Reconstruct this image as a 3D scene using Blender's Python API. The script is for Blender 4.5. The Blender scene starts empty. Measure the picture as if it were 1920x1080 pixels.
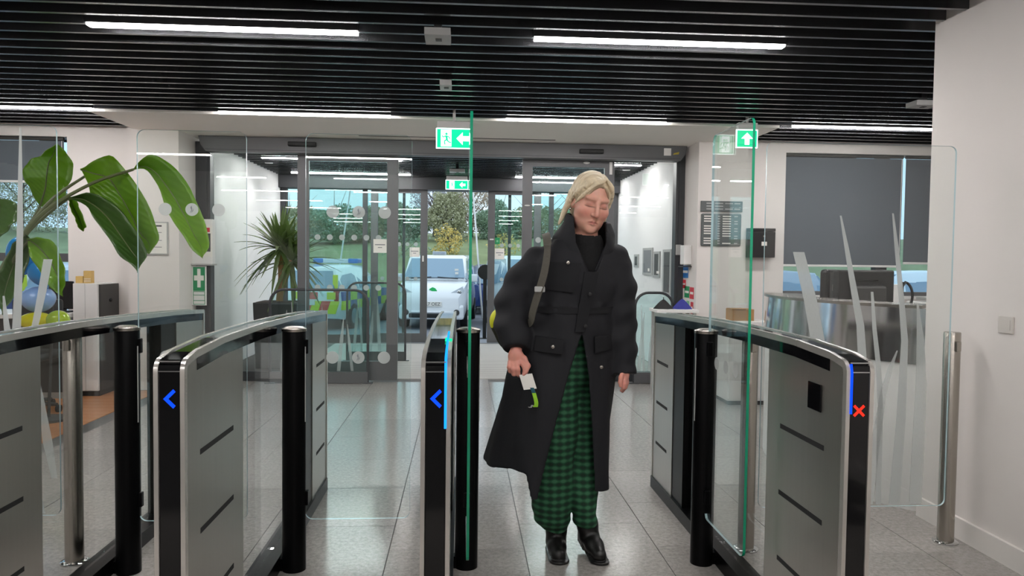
import bpy, bmesh, math, random
import numpy as np
from mathutils import Vector, Matrix

random.seed(7)
rng = np.random.default_rng(7)
PI = math.pi
scene = bpy.context.scene
C = scene.collection

# ------------------------------------------------------------------ camera, sky, exposure
cam_data = bpy.data.cameras.new('camera')
cam = bpy.data.objects.new('camera', cam_data)
C.objects.link(cam)
cam_data.sensor_width = 36.0
cam_data.lens = 1400.0 / 1920.0 * 36.0
cam_data.clip_end = 300
cR = Vector((0.99768742, -0.06693873, 0.01179067))
cU = Vector((-0.00913251, 0.03987839, 0.99916281))
cF = Vector((0.06735288, 0.99695984, -0.03917485))
cam.matrix_world = Matrix(((cR.x, cU.x, -cF.x, 0), (cR.y, cU.y, -cF.y, 0), (cR.z, cU.z, -cF.z, 1.3), (0, 0, 0, 1)))
scene.camera = cam

world = bpy.data.worlds.new('overcast_sky')
scene.world = world
world.use_nodes = True
wn = world.node_tree.nodes
wl = world.node_tree.links
wn.clear()
w_out = wn.new('ShaderNodeOutputWorld')
w_bg = wn.new('ShaderNodeBackground')
w_tc = wn.new('ShaderNodeTexCoord')
w_no = wn.new('ShaderNodeTexNoise')
w_no.inputs['Scale'].default_value = 2.2
w_no.inputs['Detail'].default_value = 5
w_mix = wn.new('ShaderNodeMix')
w_mix.data_type = 'RGBA'
w_mix.inputs[6].default_value = (0.60, 0.80, 0.93, 1)
w_mix.inputs[7].default_value = (0.84, 0.93, 1.0, 1)
wl.new(w_tc.outputs['Generated'], w_no.inputs['Vector'])
wl.new(w_no.outputs['Fac'], w_mix.inputs[0])
wl.new(w_mix.outputs[2], w_bg.inputs['Color'])
w_bg.inputs["Strength"].default_value = 1.5
wl.new(w_bg.outputs[0], w_out.inputs['Surface'])

LAMP = 90.0          # radiance of the linear ceiling lights
vs = scene.view_settings
vs.view_transform = 'Standard'
vs.look = 'None'
vs.exposure = 0.0
vs.gamma = 1.0
vs.use_curve_mapping = False
scene.cycles.transparent_max_bounces = 40
scene.cycles.max_bounces = 8

# ------------------------------------------------------------------ materials
def lin(c):
    c = c / 255.0
    return c / 12.92 if c <= 0.04045 else ((c + 0.055) / 1.055) ** 2.4

def rgb(r, g, b):
    return (lin(r), lin(g), lin(b), 1.0)

def mat(name, col, rough=0.5, metal=0.0, var=0.06, scale=40.0, bump=0.0, spec=0.5, emit=None, estr=0.0, stretch=None, coat=0.0):
    m = bpy.data.materials.new(name)
    m.use_nodes = True
    nt = m.node_tree
    b = nt.nodes['Principled BSDF']
    b.inputs['Roughness'].default_value = rough
    b.inputs['Metallic'].default_value = metal
    b.inputs['Specular IOR Level'].default_value = spec
    b.inputs['Coat Weight'].default_value = coat
    if emit:
        b.inputs['Emission Color'].default_value = emit
        b.inputs['Emission Strength'].default_value = estr
    tc = nt.nodes.new('ShaderNodeTexCoord')
    mp = nt.nodes.new('ShaderNodeMapping')
    if stretch:
        mp.inputs['Scale'].default_value = stretch
    no = nt.nodes.new('ShaderNodeTexNoise')
    no.inputs['Scale'].default_value = scale
    no.inputs['Detail'].default_value = 4
    nt.links.new(tc.outputs['Object'], mp.inputs['Vector'])
    nt.links.new(mp.outputs['Vector'], no.inputs['Vector'])
    mx = nt.nodes.new('ShaderNodeMix')
    mx.data_type = 'RGBA'
    c = Vector(col[:3])
    mx.inputs[6].default_value = (*(c * (1 - var)), 1)
    mx.inputs[7].default_value = (*[min(1, x) for x in c * (1 + var)], 1)
    nt.links.new(no.outputs['Fac'], mx.inputs[0])
    nt.links.new(mx.outputs[2], b.inputs['Base Color'])
    if bump > 0:
        bp = nt.nodes.new('ShaderNodeBump')
        bp.inputs['Strength'].default_value = bump
        bp.inputs['Distance'].default_value = 0.01
        nt.links.new(no.outputs['Fac'], bp.inputs['Height'])
        nt.links.new(bp.outputs[0], b.inputs['Normal'])
    return m

def glass_mat(name, tint, ior=1.5, gain=1.0):
    m = bpy.data.materials.new(name)
    m.use_nodes = True
    nt = m.node_tree
    nt.nodes.clear()
    o = nt.nodes.new('ShaderNodeOutputMaterial')
    t = nt.nodes.new('ShaderNodeBsdfTransparent')
    t.inputs[0].default_value = tint
    g = nt.nodes.new('ShaderNodeBsdfGlossy')
    g.inputs['Roughness'].default_value = 0.0
    # Schlick reflectance from the facing angle, the same on both faces of a pane
    f = nt.nodes.new('ShaderNodeLayerWeight')
    f.inputs['Blend'].default_value = 0.5
    pw = nt.nodes.new('ShaderNodeMath')
    pw.operation = 'POWER'
    pw.inputs[1].default_value = 5.0
    mu = nt.nodes.new('ShaderNodeMath')
    mu.operation = 'MULTIPLY_ADD'
    mu.inputs[1].default_value = 0.6
    mu.inputs[2].default_value = 0.04 * gain
    mu.use_clamp = True
    mx = nt.nodes.new('ShaderNodeMixShader')
    nt.links.new(f.outputs['Facing'], pw.inputs[0])
    nt.links.new(pw.outputs[0], mu.inputs[0])
    nt.links.new(mu.outputs[0], mx.inputs[0])
    nt.links.new(t.outputs[0], mx.inputs[1])
    nt.links.new(g.outputs[0], mx.inputs[2])
    nt.links.new(mx.outputs[0], o.inputs[0])
    return m

def frost_mat(name, col, amount):
    m = bpy.data.materials.new(name)
    m.use_nodes = True
    nt = m.node_tree
    nt.nodes.clear()
    o = nt.nodes.new('ShaderNodeOutputMaterial')
    t = nt.nodes.new('ShaderNodeBsdfTransparent')
    d = nt.nodes.new('ShaderNodeBsdfDiffuse')
    d.inputs[0].default_value = col
    tl = nt.nodes.new('ShaderNodeBsdfTranslucent')
    tl.inputs[0].default_value = col
    a = nt.nodes.new('ShaderNodeMixShader')
    a.inputs[0].default_value = 0.45
    nt.links.new(d.outputs[0], a.inputs[1])
    nt.links.new(tl.outputs[0], a.inputs[2])
    mx = nt.nodes.new('ShaderNodeMixShader')
    no = nt.nodes.new('ShaderNodeTexNoise')
    no.inputs['Scale'].default_value = 60
    mr = nt.nodes.new('ShaderNodeMapRange')
    mr.inputs['To Min'].default_value = amount - 0.04
    mr.inputs['To Max'].default_value = amount + 0.04
    nt.links.new(no.outputs['Fac'], mr.inputs['Value'])
    nt.links.new(mr.outputs[0], mx.inputs[0])
    nt.links.new(t.outputs[0], mx.inputs[1])
    nt.links.new(a.outputs[0], mx.inputs[2])
    nt.links.new(mx.outputs[0], o.inputs[0])
    return m

def emit_mat(name, col, strength):
    m = bpy.data.materials.new(name)
    m.use_nodes = True
    nt = m.node_tree
    nt.nodes.clear()
    o = nt.nodes.new('ShaderNodeOutputMaterial')
    e = nt.nodes.new('ShaderNodeEmission')
    e.inputs[0].default_value = col
    e.inputs[1].default_value = strength
    nt.links.new(e.outputs[0], o.inputs[0])
    return m

M = {}
M['white_wall'] = mat('white_wall', rgb(221, 215, 211), 0.75, var=0.015, scale=6, bump=0.02)
M['lobby_wall'] = mat('lobby_wall', rgb(232, 232, 232), 0.7, var=0.015, scale=6, bump=0.02)
M['soffit'] = mat('soffit', rgb(238, 234, 228), 0.8, var=0.02, scale=4)
M['plenum'] = mat('plenum', rgb(14, 14, 15), 0.95, var=0.2, scale=3, spec=0.1)
M['slat'] = mat('slat', rgb(112, 113, 116), 0.27, metal=0.9, var=0.1, scale=8, spec=0.5)
M['skirting'] = mat('skirting', rgb(228, 223, 218), 0.45, var=0.015)
M['grout'] = mat('grout', rgb(84, 82, 80), 0.7)
M['frame_grey'] = mat('frame_grey', rgb(97, 97, 99), 0.42, metal=0.25, var=0.04, scale=12)
M['frame_dark'] = mat('frame_dark', rgb(62, 63, 66), 0.45, metal=0.2, var=0.05, scale=12)
M['steel'] = mat('steel', rgb(176, 170, 162), 0.27, metal=1.0, var=0.05, scale=60, stretch=(1, 1, 0.03))
M['steel_side'] = mat('steel_side', rgb(176, 173, 166), 0.28, metal=0.85, var=0.05, scale=60, stretch=(1, 1, 0.03))
M['rail_steel'] = mat('rail_steel', rgb(206, 202, 195), 0.24, metal=0.7, var=0.04, scale=60)
M['chrome'] = mat('chrome', rgb(205, 205, 205), 0.1, metal=1.0, var=0.03)
M['mirror_steel'] = mat('mirror_steel', rgb(206, 207, 210), 0.11, metal=1.0, var=0.08, scale=5, bump=0.04)
M['gloss_black'] = mat('gloss_black', rgb(8, 8, 10), 0.07, var=0.1, spec=0.5)
M['post_black'] = mat('post_black', rgb(7, 7, 8), 0.3, var=0.15, spec=0.10)
M['black'] = mat('black', rgb(18, 18, 19), 0.5, var=0.15)
M['rubber'] = mat('rubber', rgb(24, 24, 25), 0.75, var=0.2)
M['dark_grey'] = mat('dark_grey', rgb(58, 57, 56), 0.55, var=0.06)
M['socket'] = mat('socket', rgb(204, 198, 192), 0.45, var=0.02)
M['board_grey'] = mat('board_grey', rgb(88, 92, 92), 0.4, var=0.04)
M['white_plastic'] = mat('white_plastic', rgb(228, 226, 224), 0.4, var=0.02)
M['grey_plastic'] = mat('grey_plastic', rgb(168, 168, 166), 0.45, var=0.04)
M['paper'] = mat('paper', rgb(232, 228, 222), 0.8, var=0.02)
M['ink'] = mat('ink', rgb(70, 70, 74), 0.8)
M['print_grey'] = mat('print_grey', rgb(120, 124, 128), 0.7)
M['sign_green'] = mat('sign_green', rgb(20, 138, 84), 0.5, var=0.04)
M['red'] = mat('red', rgb(205, 50, 66), 0.5)
M['blue'] = mat('blue', rgb(44, 120, 196), 0.5)
M['pale_green'] = mat('pale_green', rgb(120, 180, 140), 0.5)
M['blind'] = mat('blind', rgb(92, 99, 106), 0.85, var=0.06, scale=200)
M['wood_block'] = mat('wood_block', rgb(214, 178, 108), 0.6, var=0.14, scale=30, stretch=(1, 1, 8))
M['cardboard'] = mat('cardboard', rgb(176, 134, 88), 0.8, var=0.08)
M['glass'] = glass_mat('clear_glass', (0.975, 0.99, 0.985, 1))
M['door_glass'] = glass_mat('door_glass', (0.87, 0.965, 0.96, 1), gain=1.25)
M['wing_glass'] = glass_mat('wing_glass', (0.965, 0.99, 0.98, 1))
M['window_glass'] = glass_mat('window_glass', (0.80, 0.90, 0.96, 1))
M['glass_edge'] = mat('glass_edge', rgb(26, 150, 112), 0.15, var=0.2, scale=6, spec=0.6)
M['glass_edge_pale'] = mat('glass_edge_pale', rgb(176, 200, 206), 0.15, var=0.08, scale=6, spec=0.6)
M['frost'] = frost_mat('frost', (0.62, 0.64, 0.63, 1), 0.66)
M['frost_light'] = frost_mat('frost_light', (0.62, 0.64, 0.63, 1), 0.36)
M['light'] = emit_mat('lamp_diffuser', (1.0, 0.97, 0.955, 1), LAMP)
M['exit_green'] = emit_mat('exit_green', (0.01, 0.80, 0.36, 1), 1.35)
M['exit_white'] = emit_mat('exit_white', (0.86, 1.0, 0.97, 1), 3.0)
M['led_blue'] = emit_mat('led_blue', (0.004, 0.055, 1.0, 1), 1.8)
M['led_cyan'] = emit_mat('led_cyan', (0.01, 0.28, 1.0, 1), 2.0)
M['led_red'] = emit_mat('led_red', (1.0, 0.02, 0.01, 1), 2.4)

def floor_tile_mat():
    m = bpy.data.materials.new('speckled_tile')
    m.use_nodes = True
    nt = m.node_tree
    b = nt.nodes['Principled BSDF']
    tc = nt.nodes.new('ShaderNodeTexCoord')
    geo = nt.nodes.new('ShaderNodeNewGeometry')
    oi = nt.nodes.new('ShaderNodeObjectInfo')
    n1 = nt.nodes.new('ShaderNodeTexNoise')
    n1.inputs['Scale'].default_value = 48
    n1.inputs['Detail'].default_value = 6
    n1.inputs['Roughness'].default_value = 0.8
    v = nt.nodes.new('ShaderNodeTexVoronoi')
    v.inputs['Scale'].default_value = 75
    n2 = nt.nodes.new('ShaderNodeTexNoise')
    n2.inputs['Scale'].default_value = 5
    nt.links.new(geo.outputs['Position'], n1.inputs['Vector'])
    nt.links.new(geo.outputs['Position'], v.inputs['Vector'])
    nt.links.new(geo.outputs['Position'], n2.inputs['Vector'])
    r = nt.nodes.new('ShaderNodeValToRGB')
    r.color_ramp.elements[0].position = 0.3
    r.color_ramp.elements[0].color = rgb(128, 124, 121)
    r.color_ramp.elements[1].position = 0.72
    r.color_ramp.elements[1].color = rgb(178, 172, 167)
    nt.links.new(n1.outputs['Fac'], r.inputs[0])
    r2 = nt.nodes.new('ShaderNodeValToRGB')
    r2.color_ramp.elements[0].position = 0.0
    r2.color_ramp.elements[0].color = (1.35, 1.33, 1.3, 1)
    r2.color_ramp.elements[1].position = 0.17
    r2.color_ramp.elements[1].color = (1, 1, 1, 1)
    nt.links.new(v.outputs['Distance'], r2.inputs[0])
    mu = nt.nodes.new('ShaderNodeMix')
    mu.data_type = 'RGBA'
    mu.blend_type = 'MULTIPLY'
    mu.inputs[0].default_value = 1
    nt.links.new(r.outputs[0], mu.inputs[6])
    nt.links.new(r2.outputs[0], mu.inputs[7])
    mv = nt.nodes.new('ShaderNodeMapRange')
    mv.inputs['To Min'].default_value = 0.92
    mv.inputs['To Max'].default_value = 1.06
    nt.links.new(oi.outputs['Random'], mv.inputs['Value'])
    mu2 = nt.nodes.new('ShaderNodeVectorMath')
    mu2.operation = 'SCALE'
    nt.links.new(mu.outputs[2], mu2.inputs[0])
    nt.links.new(mv.outputs[0], mu2.inputs['Scale'])
    nt.links.new(mu2.outputs[0], b.inputs['Base Color'])
    mr = nt.nodes.new('ShaderNodeMapRange')
    mr.inputs['To Min'].default_value = 0.15
    mr.inputs['To Max'].default_value = 0.19
    nt.links.new(n2.outputs['Fac'], mr.inputs['Value'])
    nt.links.new(mr.outputs[0], b.inputs['Roughness'])
    b.inputs['Specular IOR Level'].default_value = 0.55
    return m

def wave_mat(name, c1, c2, scale, axis, rough, lo=0.4, hi=0.6, coord='Object'):
    m = bpy.data.materials.new(name)
    m.use_nodes = True
    nt = m.node_tree
    b = nt.nodes['Principled BSDF']
    tc = nt.nodes.new('ShaderNodeTexCoord')
    w = nt.nodes.new('ShaderNodeTexWave')
    w.wave_type = 'BANDS'
    w.bands_direction = axis
    w.inputs['Scale'].default_value = scale
    w.inputs['Distortion'].default_value = 0.25
    nt.links.new(tc.outputs[coord], w.inputs['Vector'])
    r = nt.nodes.new('ShaderNodeValToRGB')
    r.color_ramp.elements[0].position = lo
    r.color_ramp.elements[0].color = c1
    r.color_ramp.elements[1].position = hi
    r.color_ramp.elements[1].color = c2
    nt.links.new(w.outputs['Fac'], r.inputs[0])
    nt.links.new(r.outputs[0], b.inputs['Base Color'])
    b.inputs['Roughness'].default_value = rough
    return m

M['tile'] = floor_tile_mat()
M['mat_stripe'] = wave_mat('mat_stripe', rgb(96, 94, 92), rgb(186, 184, 180), 5.6, 'Y', 0.8, 0.05, 0.3)
M['plank'] = mat('plank', rgb(172, 116, 74), 0.35, var=0.22, scale=9, stretch=(1.2, 9, 1))

# ------------------------------------------------------------------ mesh helpers
class MB:
    def __init__(self):
        self.v = []
        self.f = []
    def add(self, vs_, fs):
        n = len(self.v)
        self.v += [tuple(p) for p in vs_]
        self.f += [tuple(i + n for i in f) for f in fs]
        return self
    def box(self, x0, x1, y0, y1, z0, z1, bev=0.0):
        if bev > 0:
            bm = bmesh.new()
            bmesh.ops.create_cube(bm, size=1)
            bmesh.ops.scale(bm, vec=(x1 - x0, y1 - y0, z1 - z0), verts=bm.verts)
            bmesh.ops.bevel(bm, geom=bm.edges[:], offset=bev, segments=2, affect='EDGES', profile=0.5)
            bmesh.ops.translate(bm, vec=((x0 + x1) / 2, (y0 + y1) / 2, (z0 + z1) / 2), verts=bm.verts)
            bm.verts.index_update()
            self.add([v.co[:] for v in bm.verts], [[v.index for v in f.verts] for f in bm.faces])
            bm.free()
            return self
        p = [(x0, y0, z0), (x1, y0, z0), (x1, y1, z0), (x0, y1, z0), (x0, y0, z1), (x1, y0, z1), (x1, y1, z1), (x0, y1, z1)]
        return self.add(p, [(0, 3, 2, 1), (4, 5, 6, 7), (0, 1, 5, 4), (1, 2, 6, 5), (2, 3, 7, 6), (3, 0, 4, 7)])
    def prism(self, poly, axis, a, b):
        # poly: 2-D points; axis 'x': (y,z), 'y': (x,z), 'z': (x,y)
        def mk(p, t):
            return (t, p[0], p[1]) if axis == 'x' else (p[0], t, p[1]) if axis == 'y' else (p[0], p[1], t)
        n = len(poly)
        vs_ = [mk(p, a) for p in poly] + [mk(p, b) for p in poly]
        fs = [tuple(range(n))[::-1], tuple(range(n, 2 * n))] + [(i, (i + 1) % n, n + (i + 1) % n, n + i) for i in range(n)]
        return self.add(vs_, fs)
    def tube(self, pts, r, n=10, cap=True):
        pts = [Vector(p) for p in pts]
        rs = r if isinstance(r, (list, tuple)) else [r] * len(pts)
        vs_, fs = [], []
        up = None
        for i, p in enumerate(pts):
            d = (pts[min(i + 1, len(pts) - 1)] - pts[max(i - 1, 0)]).normalized()
            if up is None:
                up = d.orthogonal().normalized()
            up = (up - d * up.dot(d))
            up = up.normalized() if up.length > 1e-6 else d.orthogonal().normalized()
            w = d.cross(up)
            for k in range(n):
                a = 2 * PI * k / n
                vs_.append(p + (up * math.cos(a) + w * math.sin(a)) * rs[i])
        for i in range(len(pts) - 1):
            for k in range(n):
                k2 = (k + 1) % n
                fs.append((i * n + k, i * n + k2, (i + 1) * n + k2, (i + 1) * n + k))
        if cap:
            fs.append(tuple(range(n))[::-1])
            fs.append(tuple(range((len(pts) - 1) * n, len(pts) * n)))
        return self.add(vs_, fs)
    def lathe(self, prof, cx=0, cy=0, cz=0, n=24, axis='z'):
        vs_, fs = [], []
        for r, h in prof:
            for k in range(n):
                a = 2 * PI * k / n
                p = (r * math.cos(a), r * math.sin(a), h)
                if axis == 'y':
                    p = (p[0], p[2], p[1])
                if axis == 'x':
                    p = (p[2], p[0], p[1])
                vs_.append((p[0] + cx, p[1] + cy, p[2] + cz))
        m = len(prof)
        for i in range(m - 1):
            for k in range(n):
                k2 = (k + 1) % n
                fs.append((i * n + k, i * n + k2, (i + 1) * n + k2, (i + 1) * n + k))
        fs.append(tuple(range(n))[::-1])
        fs.append(tuple(range((m - 1) * n, m * n)))
        return self.add(vs_, fs)
    def disc(self, cx, y, cz, r, t=0.001, n=24):
        return self.lathe([(r, 0), (r, t)], cx, y, cz, n, 'y')
    def ellipsoid(self, c, r, n=20, m=12):
        vs_, fs = [], []
        for i in range(m + 1):
            t = PI * i / m
            for k in range(n):
                a = 2 * PI * k / n
                vs_.append((c[0] + r[0] * math.sin(t) * math.cos(a), c[1] + r[1] * math.sin(t) * math.sin(a), c[2] + r[2] * math.cos(t)))
        for i in range(m):
            for k in range(n):
                k2 = (k + 1) % n
                fs.append((i * n + k, (i + 1) * n + k, (i + 1) * n + k2, i * n + k2))
        return self.add(vs_, fs)
    def grid(self, rows, thick=0.0, off=(0, 0, 1)):
        n = len(rows[0])
        vs_ = [p for r in rows for p in r]
        fs = [(i * n + k, i * n + k + 1, (i + 1) * n + k + 1, (i + 1) * n + k) for i in range(len(rows) - 1) for k in range(n - 1)]
        return self.add(vs_, fs)
    def build(self, name, material, parent=None, smooth=False, fix=False):
        me = bpy.data.meshes.new(name)
        me.from_pydata(self.v, [], self.f)
        me.materials.append(material)
        if fix or smooth:
            bm = bmesh.new()
            bm.from_mesh(me)
            bmesh.ops.remove_doubles(bm, verts=bm.verts, dist=1e-6)
            bmesh.ops.recalc_face_normals(bm, faces=bm.faces)
            bm.to_mesh(me)
            bm.free()
        if smooth:
            me.polygons.foreach_set('use_smooth', [True] * len(me.polygons))
            me.set_sharp_from_angle(angle=math.radians(40))
        me.update()
        o = bpy.data.objects.new(name, me)
        C.objects.link(o)
        if parent is not None:
            o.parent = parent
        return o

def tag(o, label=None, cat=None, group=None, kind=None):
    if label:
        o['label'] = label
    if cat:
        o['category'] = cat
    if group:
        o['group'] = group
    if kind:
        o['kind'] = kind
    return o

def empty(name, loc=(0, 0, 0), rz=0.0, label=None, cat=None, group=None, kind=None):
    o = bpy.data.objects.new(name, None)
    C.objects.link(o)
    o.empty_display_size = 0.1
    o.location = loc
    o.rotation_euler = (0, 0, rz)
    return tag(o, label, cat, group, kind)

def copy_tree(o, parent=None):
    c = o.copy()
    C.objects.link(c)
    if parent is not None:
        c.parent = parent
    for ch in list(o.children):
        copy_tree(ch, c)
    return c

def inst(src, name, loc, parent):
    o = src.copy()
    o.name = name
    o.location = loc
    o.parent = parent
    C.objects.link(o)
    return o

def text(name, s, size, loc, rot, material, parent, align='CENTER', ext=0.001):
    cu = bpy.data.curves.new(name, 'FONT')
    cu.body = s
    cu.size = size
    cu.align_x = align
    cu.align_y = 'CENTER'
    cu.extrude = ext
    t = bpy.data.objects.new(name, cu)
    C.objects.link(t)
    dg = bpy.context.evaluated_depsgraph_get()
    me = bpy.data.meshes.new_from_object(t.evaluated_get(dg))
    bpy.data.objects.remove(t)
    me.materials.clear()
    me.materials.append(material)
    o = bpy.data.objects.new(name, me)
    C.objects.link(o)
    o.location = loc
    o.rotation_euler = rot
    o.parent = parent
    return o

def join_mat(o, material):
    o.data.materials.append(material)
    return len(o.data.materials) - 1

def origin_of(p):
    v = Vector((0, 0, 0))
    while p is not None:
        v += Vector(p.location)
        p = p.parent
    return v

def wbuild(mb, name, material, parent=None, smooth=False, fix=False):
    # geometry given in world metres; re-expressed relative to an unrotated parent
    if parent is not None:
        o = origin_of(parent)
        mb.v = [(p[0] - o.x, p[1] - o.y, p[2] - o.z) for p in mb.v]
    return mb.build(name, material, parent, smooth, fix)

def B(*a, **k):
    return MB().box(*a, **k)

def struct(name, mb, material, parent=None):
    o = wbuild(mb, name, material, parent)
    if parent is None:
        o['kind'] = 'structure'
    return o

ZC = 2.5      # underside of the ceiling slats
# ------------------------------------------------------------------ floor
floor = struct('floor', B(-6.2, 6.2, -5, 11.5, -0.12, -0.004), M['grout'])
tile_src = MB().box(-0.2992, 0.2992, -0.3003, 0.3003, -0.006, 0.0, bev=0.0009).build('tile', M['tile'], floor)
first = True
for i in range(-8, 9):
    for j in range(-5, 8):
        x = -0.01 + 0.602 * i
        y = 3.60 + 0.602 * j + (0.301 if i % 2 else 0.0)
        if y - 0.3 > 7.75 or (x < -2.9 and y > 5.1):
            continue
        if first:
            tile_src.location = (x, y, 0)
            first = False
        else:
            inst(tile_src, 'tile', (x, y, 0), floor)
plank_src = MB().box(-0.6, 0.6, -0.068, 0.068, -0.006, 0.002, bev=0.001).build('plank', M['plank'], floor)
plank_half = MB().box(-0.3, 0.3, -0.068, 0.068, -0.006, 0.002, bev=0.001).build('plank', M['plank'], floor)
n_full = n_half = 0
for j in range(16):
    y = 5.16 + 0.139 * j
    x = -2.86
    if j % 2:
        if n_half == 0:
            plank_half.location = (x - 0.3, y, 0)
        else:
            inst(plank_half, 'plank', (x - 0.3, y, 0), floor)
        n_half += 1
        x -= 0.602
    for i in range(3):
        p = (x - 0.6 - 1.202 * i, y, 0)
        if p[0] < -5.9:
            continue
        if n_full == 0:
            plank_src.location = p
        else:
            inst(plank_src, 'plank', p, floor)
        n_full += 1

# ------------------------------------------------------------------ ceiling
ceiling = struct('ceiling', B(-6.2, 6.2, -5, 11.6, 2.95, 3.05), M['plenum'])
slat_src = MB().box(-6.15, 6.15, -0.0125, 0.0125, 0, 0.13).build('slat', M['slat'], ceiling)
pitch = 0.1675
y0 = 3.925
ys = [y0 + pitch * k for k in range(-52, 21)]
first = True
for y in ys:
    if y > 7.38:
        continue
    if y < 6.45:
        if first:
            slat_src.location = (0, y, ZC)
            first = False
        else:
            inst(slat_src, 'slat', (0, y, ZC), ceiling)
short_l = MB().box(-1.5, 1.5, -0.0125, 0.0125, 0, 0.13).build('slat', M['slat'], ceiling)
k = 0
for y in ys:
    if 6.45 <= y < 7.38:
        for cx in (-4.64, 4.34):
            if k == 0:
                short_l.location = (cx, y, ZC)
            else:
                inst(short_l, 'slat', (cx, y, ZC), ceiling)
            k += 1
lobby_src = MB().box(-2.56, 2.56, -0.0125, 0.0125, 0, 0.1).build('slat', M['slat'], ceiling)
for j in range(20):
    y = 8.16 + 0.1675 * j
    if j == 0:
        lobby_src.location = (-0.16, y, ZC)
    else:
        inst(lobby_src, 'slat', (-0.16, y, ZC), ceiling)

# ------------------------------------------------------------------ walls
struct('wall_left', B(-6.4, -6.2, -5, 7.42, 0, 2.95), M['white_wall'])
struct('wall_rear', B(-6.4, 6.4, -5.2, -5, 0, 2.95), M['white_wall'])
struct('wall_east', B(6.2, 6.4, -5, 7.42, 0, 2.95), M['white_wall'])
wr = struct('wall_right', B(2.37, 2.58, -5, 3.66, 0, 2.95), M['white_wall'])
w = B(-3.758, -3.167, 7.42, 7.62, 0, 2.95)
w.box(-6.2, -3.758, 7.42, 7.62, 0, 0.72).box(-6.2, -3.758, 7.42, 7.62, 2.41, 2.95)
struct('wall_front_left', w, M['white_wall'])
w = B(2.85, 3.274, 7.42, 7.62, 0, 2.95)
w.box(3.274, 6.2, 7.42, 7.62, 0, 0.93).box(3.274, 6.2, 7.42, 7.62, 2.41, 2.95)
struct('wall_front_right', w, M['white_wall'])
struct('wall_pillar_left', B(-3.167, -2.70, 7.35, 8.08, 0, 2.95), M['white_wall'])
struct('wall_pillar_right', B(2.35, 2.85, 7.35, 8.08, 0, 2.95), M['white_wall'])
struct('wall_lobby_left', B(-2.92, -2.72, 8.08, 11.45, 0, 2.95), M['lobby_wall'])
struct('wall_lobby_right', B(2.40, 2.60, 8.08, 11.45, 0, 2.95), M['lobby_wall'])
struct('baseboard_right', B(2.352, 2.37, -5, 3.66, 0, 0.10), M['skirting'])
struct('baseboard_left', B(-3.18, -2.69, 7.335, 7.35, 0, 0.10), M['skirting'])
struct('baseboard_pillar', B(2.34, 2.86, 7.335, 7.35, 0, 0.10), M['skirting'])
struct('baseboard_front', B(2.86, 6.2, 7.405, 7.42, 0, 0.10), M['skirting'])
so = struct('trim_1', B(-3.12, 2.80, 6.5, 7.35, 2.488, 2.56).box(-2.70, 2.35, 7.35, 8.1, 2.488, 2.56), M['soffit'])
struct('slot', B(-1.02, 0.92, 7.44, 7.475, 2.4865, 2.489), M['dark_grey'], so)
struct('trim_2', B(-2.92, 2.60, 11.3, 11.6, 2.32, 2.95), M['frame_dark'])

# inner door header (operator box) and jambs
hd = struct('trim_3', MB().prism([(-2.62, 2.484), (2.32, 2.484), (2.30, 2.40), (2.255, 2.335), (-2.55, 2.335), (-2.60, 2.40)], 'y', 7.65, 7.80), M['frame_grey'])
struct('joint_line', B(-2.55, 2.25, 7.648, 7.651, 2.352, 2.357), M['frame_dark'], hd)
struct('sensor', B(-1.74, -1.46, 7.60, 7.65, 2.395, 2.44, bev=0.01), M['black'], hd)
struct('sensor', B(1.19, 1.44, 7.60, 7.65, 2.385, 2.43, bev=0.01), M['black'], hd)
struct('label_plate', B(2.075, 2.15, 7.646, 7.65, 2.385, 2.46), M['white_plastic'], hd)
struct('warning_tape', MB().prism([(2.17, 2.395), (2.23, 2.40), (2.235, 2.425), (2.18, 2.41)], 'y', 7.645, 7.65), mat('yellow_tape', rgb(190, 170, 60), 0.5), hd)
struct('trim_4', B(-2.70, -2.555, 7.80, 7.92, 0, 2.45).box(-2.60, -2.585, 7.79, 7.80, 0, 2.335), M['frame_dark'])
struct('trim_5', B(2.255, 2.35, 7.80, 7.92, 0, 2.45).box(2.285, 2.30, 7.79, 7.80, 0, 2.335), M['frame_dark'])

def dots(parent, cx, y, cz, n, sp, r, name='manifestation_dot'):
    for i in range(n):
        wbuild(MB().disc(cx + (i - (n - 1) / 2) * sp, y, cz, r, 0.0012, 20), name, M['frost'], parent)

def sliding_leaf(name, x0, x1, y, ztop, sw, rail_top, rail_bot, dotx):
    d = empty(name, ((x0 + x1) / 2, y, 0), kind='structure')
    t = 0.022
    wbuild(B(x0, x0 + sw, y - t, y + t, 0.012, ztop), 'stile', M['frame_grey'], d)
    wbuild(B(x1 - sw, x1, y - t, y + t, 0.012, ztop), 'stile', M['frame_grey'], d)
    wbuild(B(x0 + sw, x1 - sw, y - t, y + t, ztop - rail_top, ztop), 'rail', M['frame_grey'], d)
    wbuild(B(x0 + sw, x1 - sw, y - t, y + t, 0.012, 0.012 + rail_bot), 'rail', M['frame_grey'], d)
    pane = wbuild(B(x0 + sw, x1 - sw, y - 0.006, y + 0.006, 0.012 + rail_bot, ztop - rail_top), 'pane', M['door_glass'], d)
    n = max(2, int((x1 - x0 - 2 * sw) / 0.125))
    dots(d, (x0 + x1) / 2, y - 0.0075, 1.50, n, 0.125, 0.03)
    dots(d, (x0 + x1) / 2, y - 0.0075, 0.98, n, 0.125, 0.03)
    return d

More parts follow.
